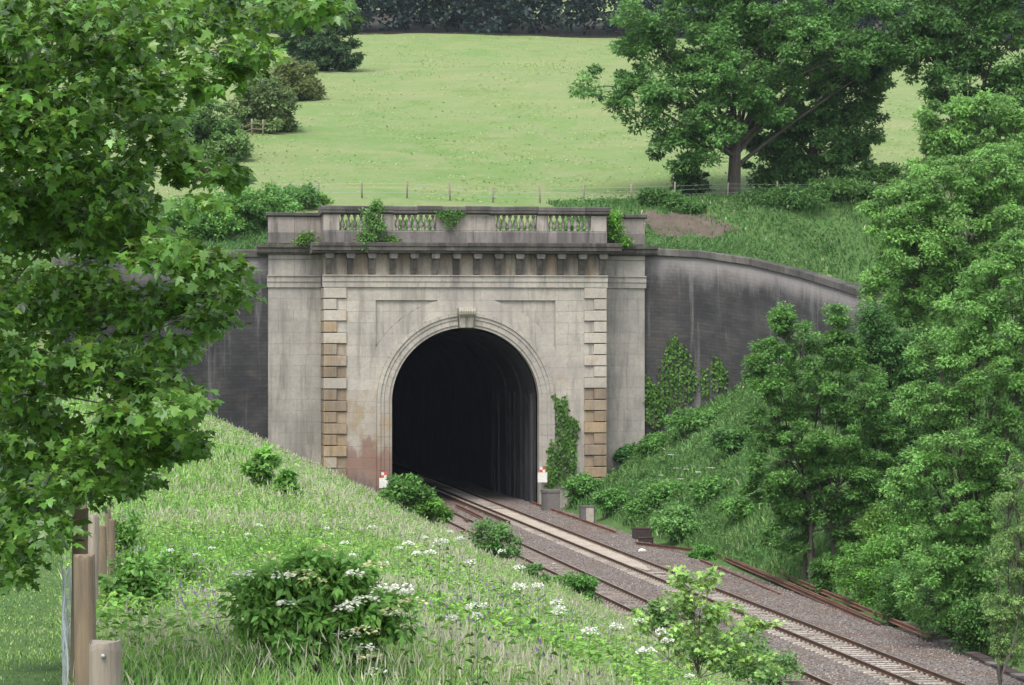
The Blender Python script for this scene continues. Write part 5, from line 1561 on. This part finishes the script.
# ------------------------------------------------------------------ ivy and weeds on the masonry
def ivy(label, outline, v, n, col, seed, thick=0.25, name='ivy', wall=None, lsize=0.22):
    """climbing leaves over the part of a wall inside a (px, py) outline"""
    r = np.random.default_rng(seed)
    o_ = np.array(outline, float)
    x0, y0 = o_.min(0); x1, y1 = o_.max(0)
    px = r.uniform(x0, x1, n * 4); py = r.uniform(y0, y1, n * 4)
    inside = np.zeros(len(px), bool); j = len(o_) - 1
    for i in range(len(o_)):
        c = ((o_[i, 1] > py) != (o_[j, 1] > py)) & (px < (o_[j, 0] - o_[i, 0]) * (py - o_[i, 1]) / (o_[j, 1] - o_[i, 1] + 1e-9) + o_[i, 0])
        inside ^= c; j = i
    px, py = px[inside][:n] , py[inside][:n]
    px = px + 1.5 * np.sin(py * 0.7 + seed); n = len(px)
    P = []
    for a, b in zip(px, py):
        if wall is None:
            u, z = fac(a, b, v); q = W(u, v, z)
        else:
            best = None
            for t in np.linspace(0, TMAX, 60):
                uu, vv = wall_pt(1, t); xx, yy, _ = W(uu, vv)
                e = abs(XC + F * xx / yy - a)
                if best is None or e < best[0]: best = (e, uu, vv, yy)
            q = W(best[1], best[2], EYE + (HZ - b) / F * best[3])
        P.append(q)
    P = np.array(P)
    bulge = thick * r.random(n) ** 1.4 * (0.6 + 0.4 * np.sin(P[:, 2] * 2.3 + P[:, 0] * 1.7))
    nrm = np.array([ST, -CT, 0.0])
    P = P + nrm * (0.04 + bulge[:, None])
    A = np.stack([r.normal(0, 0.6, n), r.normal(0, 0.3, n), r.normal(-0.8, 0.4, n)], -1)
    Nn = unit(nrm + [0, 0, 0.5] + r.normal(scale=0.4, size=(n, 3)))
    V, Fq, cv = rhomb_leaves(P, A, Nn, lsize * r.uniform(0.7, 1.3, n), lsize * 0.8, tint(n, col, r, 0.25, 0.12), 0.1)
    b = np.array([P[:, 0].mean(), P[:, 1].mean(), P[:, 2].min()])
    o = root(name, tuple(b)); tag(o, label, 'ivy')
    np_obj('foliage', V - b, [Fq], M['leaf'], cv, o)
    k = max(3, n // 150)
    paths = []
    for q in r.choice(n, k, replace=False):
        lo = np.array([b[0] + 0.3 * (P[q, 0] - b[0]), P[q, 1], b[2]])
        paths.append((bez(lo, (lo + P[q]) / 2 + [0.1, 0, 0], P[q], 5), np.linspace(0.03, 0.012, 5)))
    tv, tf = tube_arrays(paths, 4)
    np_obj('stem', tv - b, [tf], M['bark'], None, o)
IVY = (0.065, 0.155, 0.022)
ivy('column of bright ivy climbing the portal right of the arch', [(553, 478), (557, 430), (553, 392), (560, 400), (566, 394), (568, 412), (578, 420), (576, 445), (575, 474), (565, 486)], 0.0, 1100, IVY, 701, 0.55)
ivy('thin strip of ivy at the edge of the right jamb', [(546, 486), (547, 450), (553, 436), (556, 470), (556, 490)], -0.2, 260, IVY, 702, 0.3)
ivy('large leaf-shaped patch of ivy on the dark curved wall', [(659, 400), (660, 368), (668, 342), (674, 333), (682, 344), (692, 362), (696, 384), (690, 400), (676, 412)], 0, 1000, IVY, 703, 0.3, wall=1)
ivy('patch of ivy in the corner of pier and curved wall', [(645, 420), (645, 372), (654, 384), (664, 396), (666, 418), (655, 428)], 2.2, 500, IVY, 704, 0.35)
ivy('small ivy spray on the curved wall right of the large patch', [(712, 392), (711, 366), (715, 354), (722, 362), (727, 370), (724, 388)], 0, 260, IVY, 705, 0.25, wall=1)
ivy('smallest ivy shoot on the curved wall between two patches', [(701, 396), (701, 370), (706, 366), (709, 380), (708, 396)], 0, 120, IVY, 706, 0.2, wall=1)
ivy('ivy hanging over the middle of the parapet', [(434, 210), (464, 209), (463, 216), (457, 222), (452, 229), (447, 226), (443, 220), (438, 215)], -0.3, 420, (0.05, 0.13, 0.018), 707, 0.25, lsize=0.17)

def wall_weed(label, px, pyb, w, h, n, v, col, seed, name='wall_shrub'):
    r = np.random.default_rng(seed)
    u, z = fac(px, pyb, v); b = np.array(W(u, v, z))
    s_ = b[1] / F
    L = []
    for k in range(5):
        t = (k + 0.5) / 5
        L.append((b[0] + r.uniform(-0.25, 0.25) * w * s_, b[1] - 0.1 + r.uniform(-0.15, 0.1), b[2] + t * h * s_, w * s_ * 0.42 * (1.1 - 0.5 * t), 0.35, h * s_ * 0.17))
    C, own = crown_points(L, n // 10, r, 0.2)
    V, Fq, cv = clump_leaves(C, 20, 0.26, r, 0.7, 0.19, 0.5, np.asarray(col) * LEAFGAIN, 0.25, 0.15, 0.1)
    plant(name, b, V, Fq, cv, limb_paths(b, b[2] + h * s_ * 0.3, L, C, own, r, 0.03, 0.4, 1, rmin=0.008), label, 'shrub', None, leafname='foliage', woodname='stem', nside=4)
wall_weed('buddleia-like shrub sprouting from the cornice in front of the left balustrade', 372, 249, 25, 46, 1500, -0.75, (0.060, 0.120, 0.045), 801)
wall_weed('leafy shrub growing on the cornice at the right end of the parapet', 616, 243, 24, 30, 1000, 1.3, (0.062, 0.145, 0.026), 802)
wall_weed('low weeds on the ledge of the left pier cornice', 306, 243, 30, 9, 420, 1.3, (0.050, 0.098, 0.026), 803)
wall_weed('small weeds on the cornice right of the sprouting shrub', 392, 243, 22, 7, 200, -0.6, (0.050, 0.098, 0.028), 804)

# ------------------------------------------------------------------ thin summer haze in the air
hm = bpy.data.materials.new('thin_haze')
hm.use_nodes = True
hm.node_tree.nodes.remove(hm.node_tree.nodes['Principled BSDF'])
pv = hm.node_tree.nodes.new('ShaderNodeVolumePrincipled')
pv.inputs['Color'].default_value = (0.80, 0.88, 1.0, 1)
pv.inputs['Density'].default_value = 0.00004
hm.node_tree.links.new(pv.outputs[0], hm.node_tree.nodes['Material Output'].inputs['Volume'])
V, Fc = box_vf(-800, 800, -500, 1300, -6, 190)
tag(py_obj('haze', V, Fc, hm), 'thin bluish summer haze filling the air over the cutting and field', 'haze', kind='stuff')
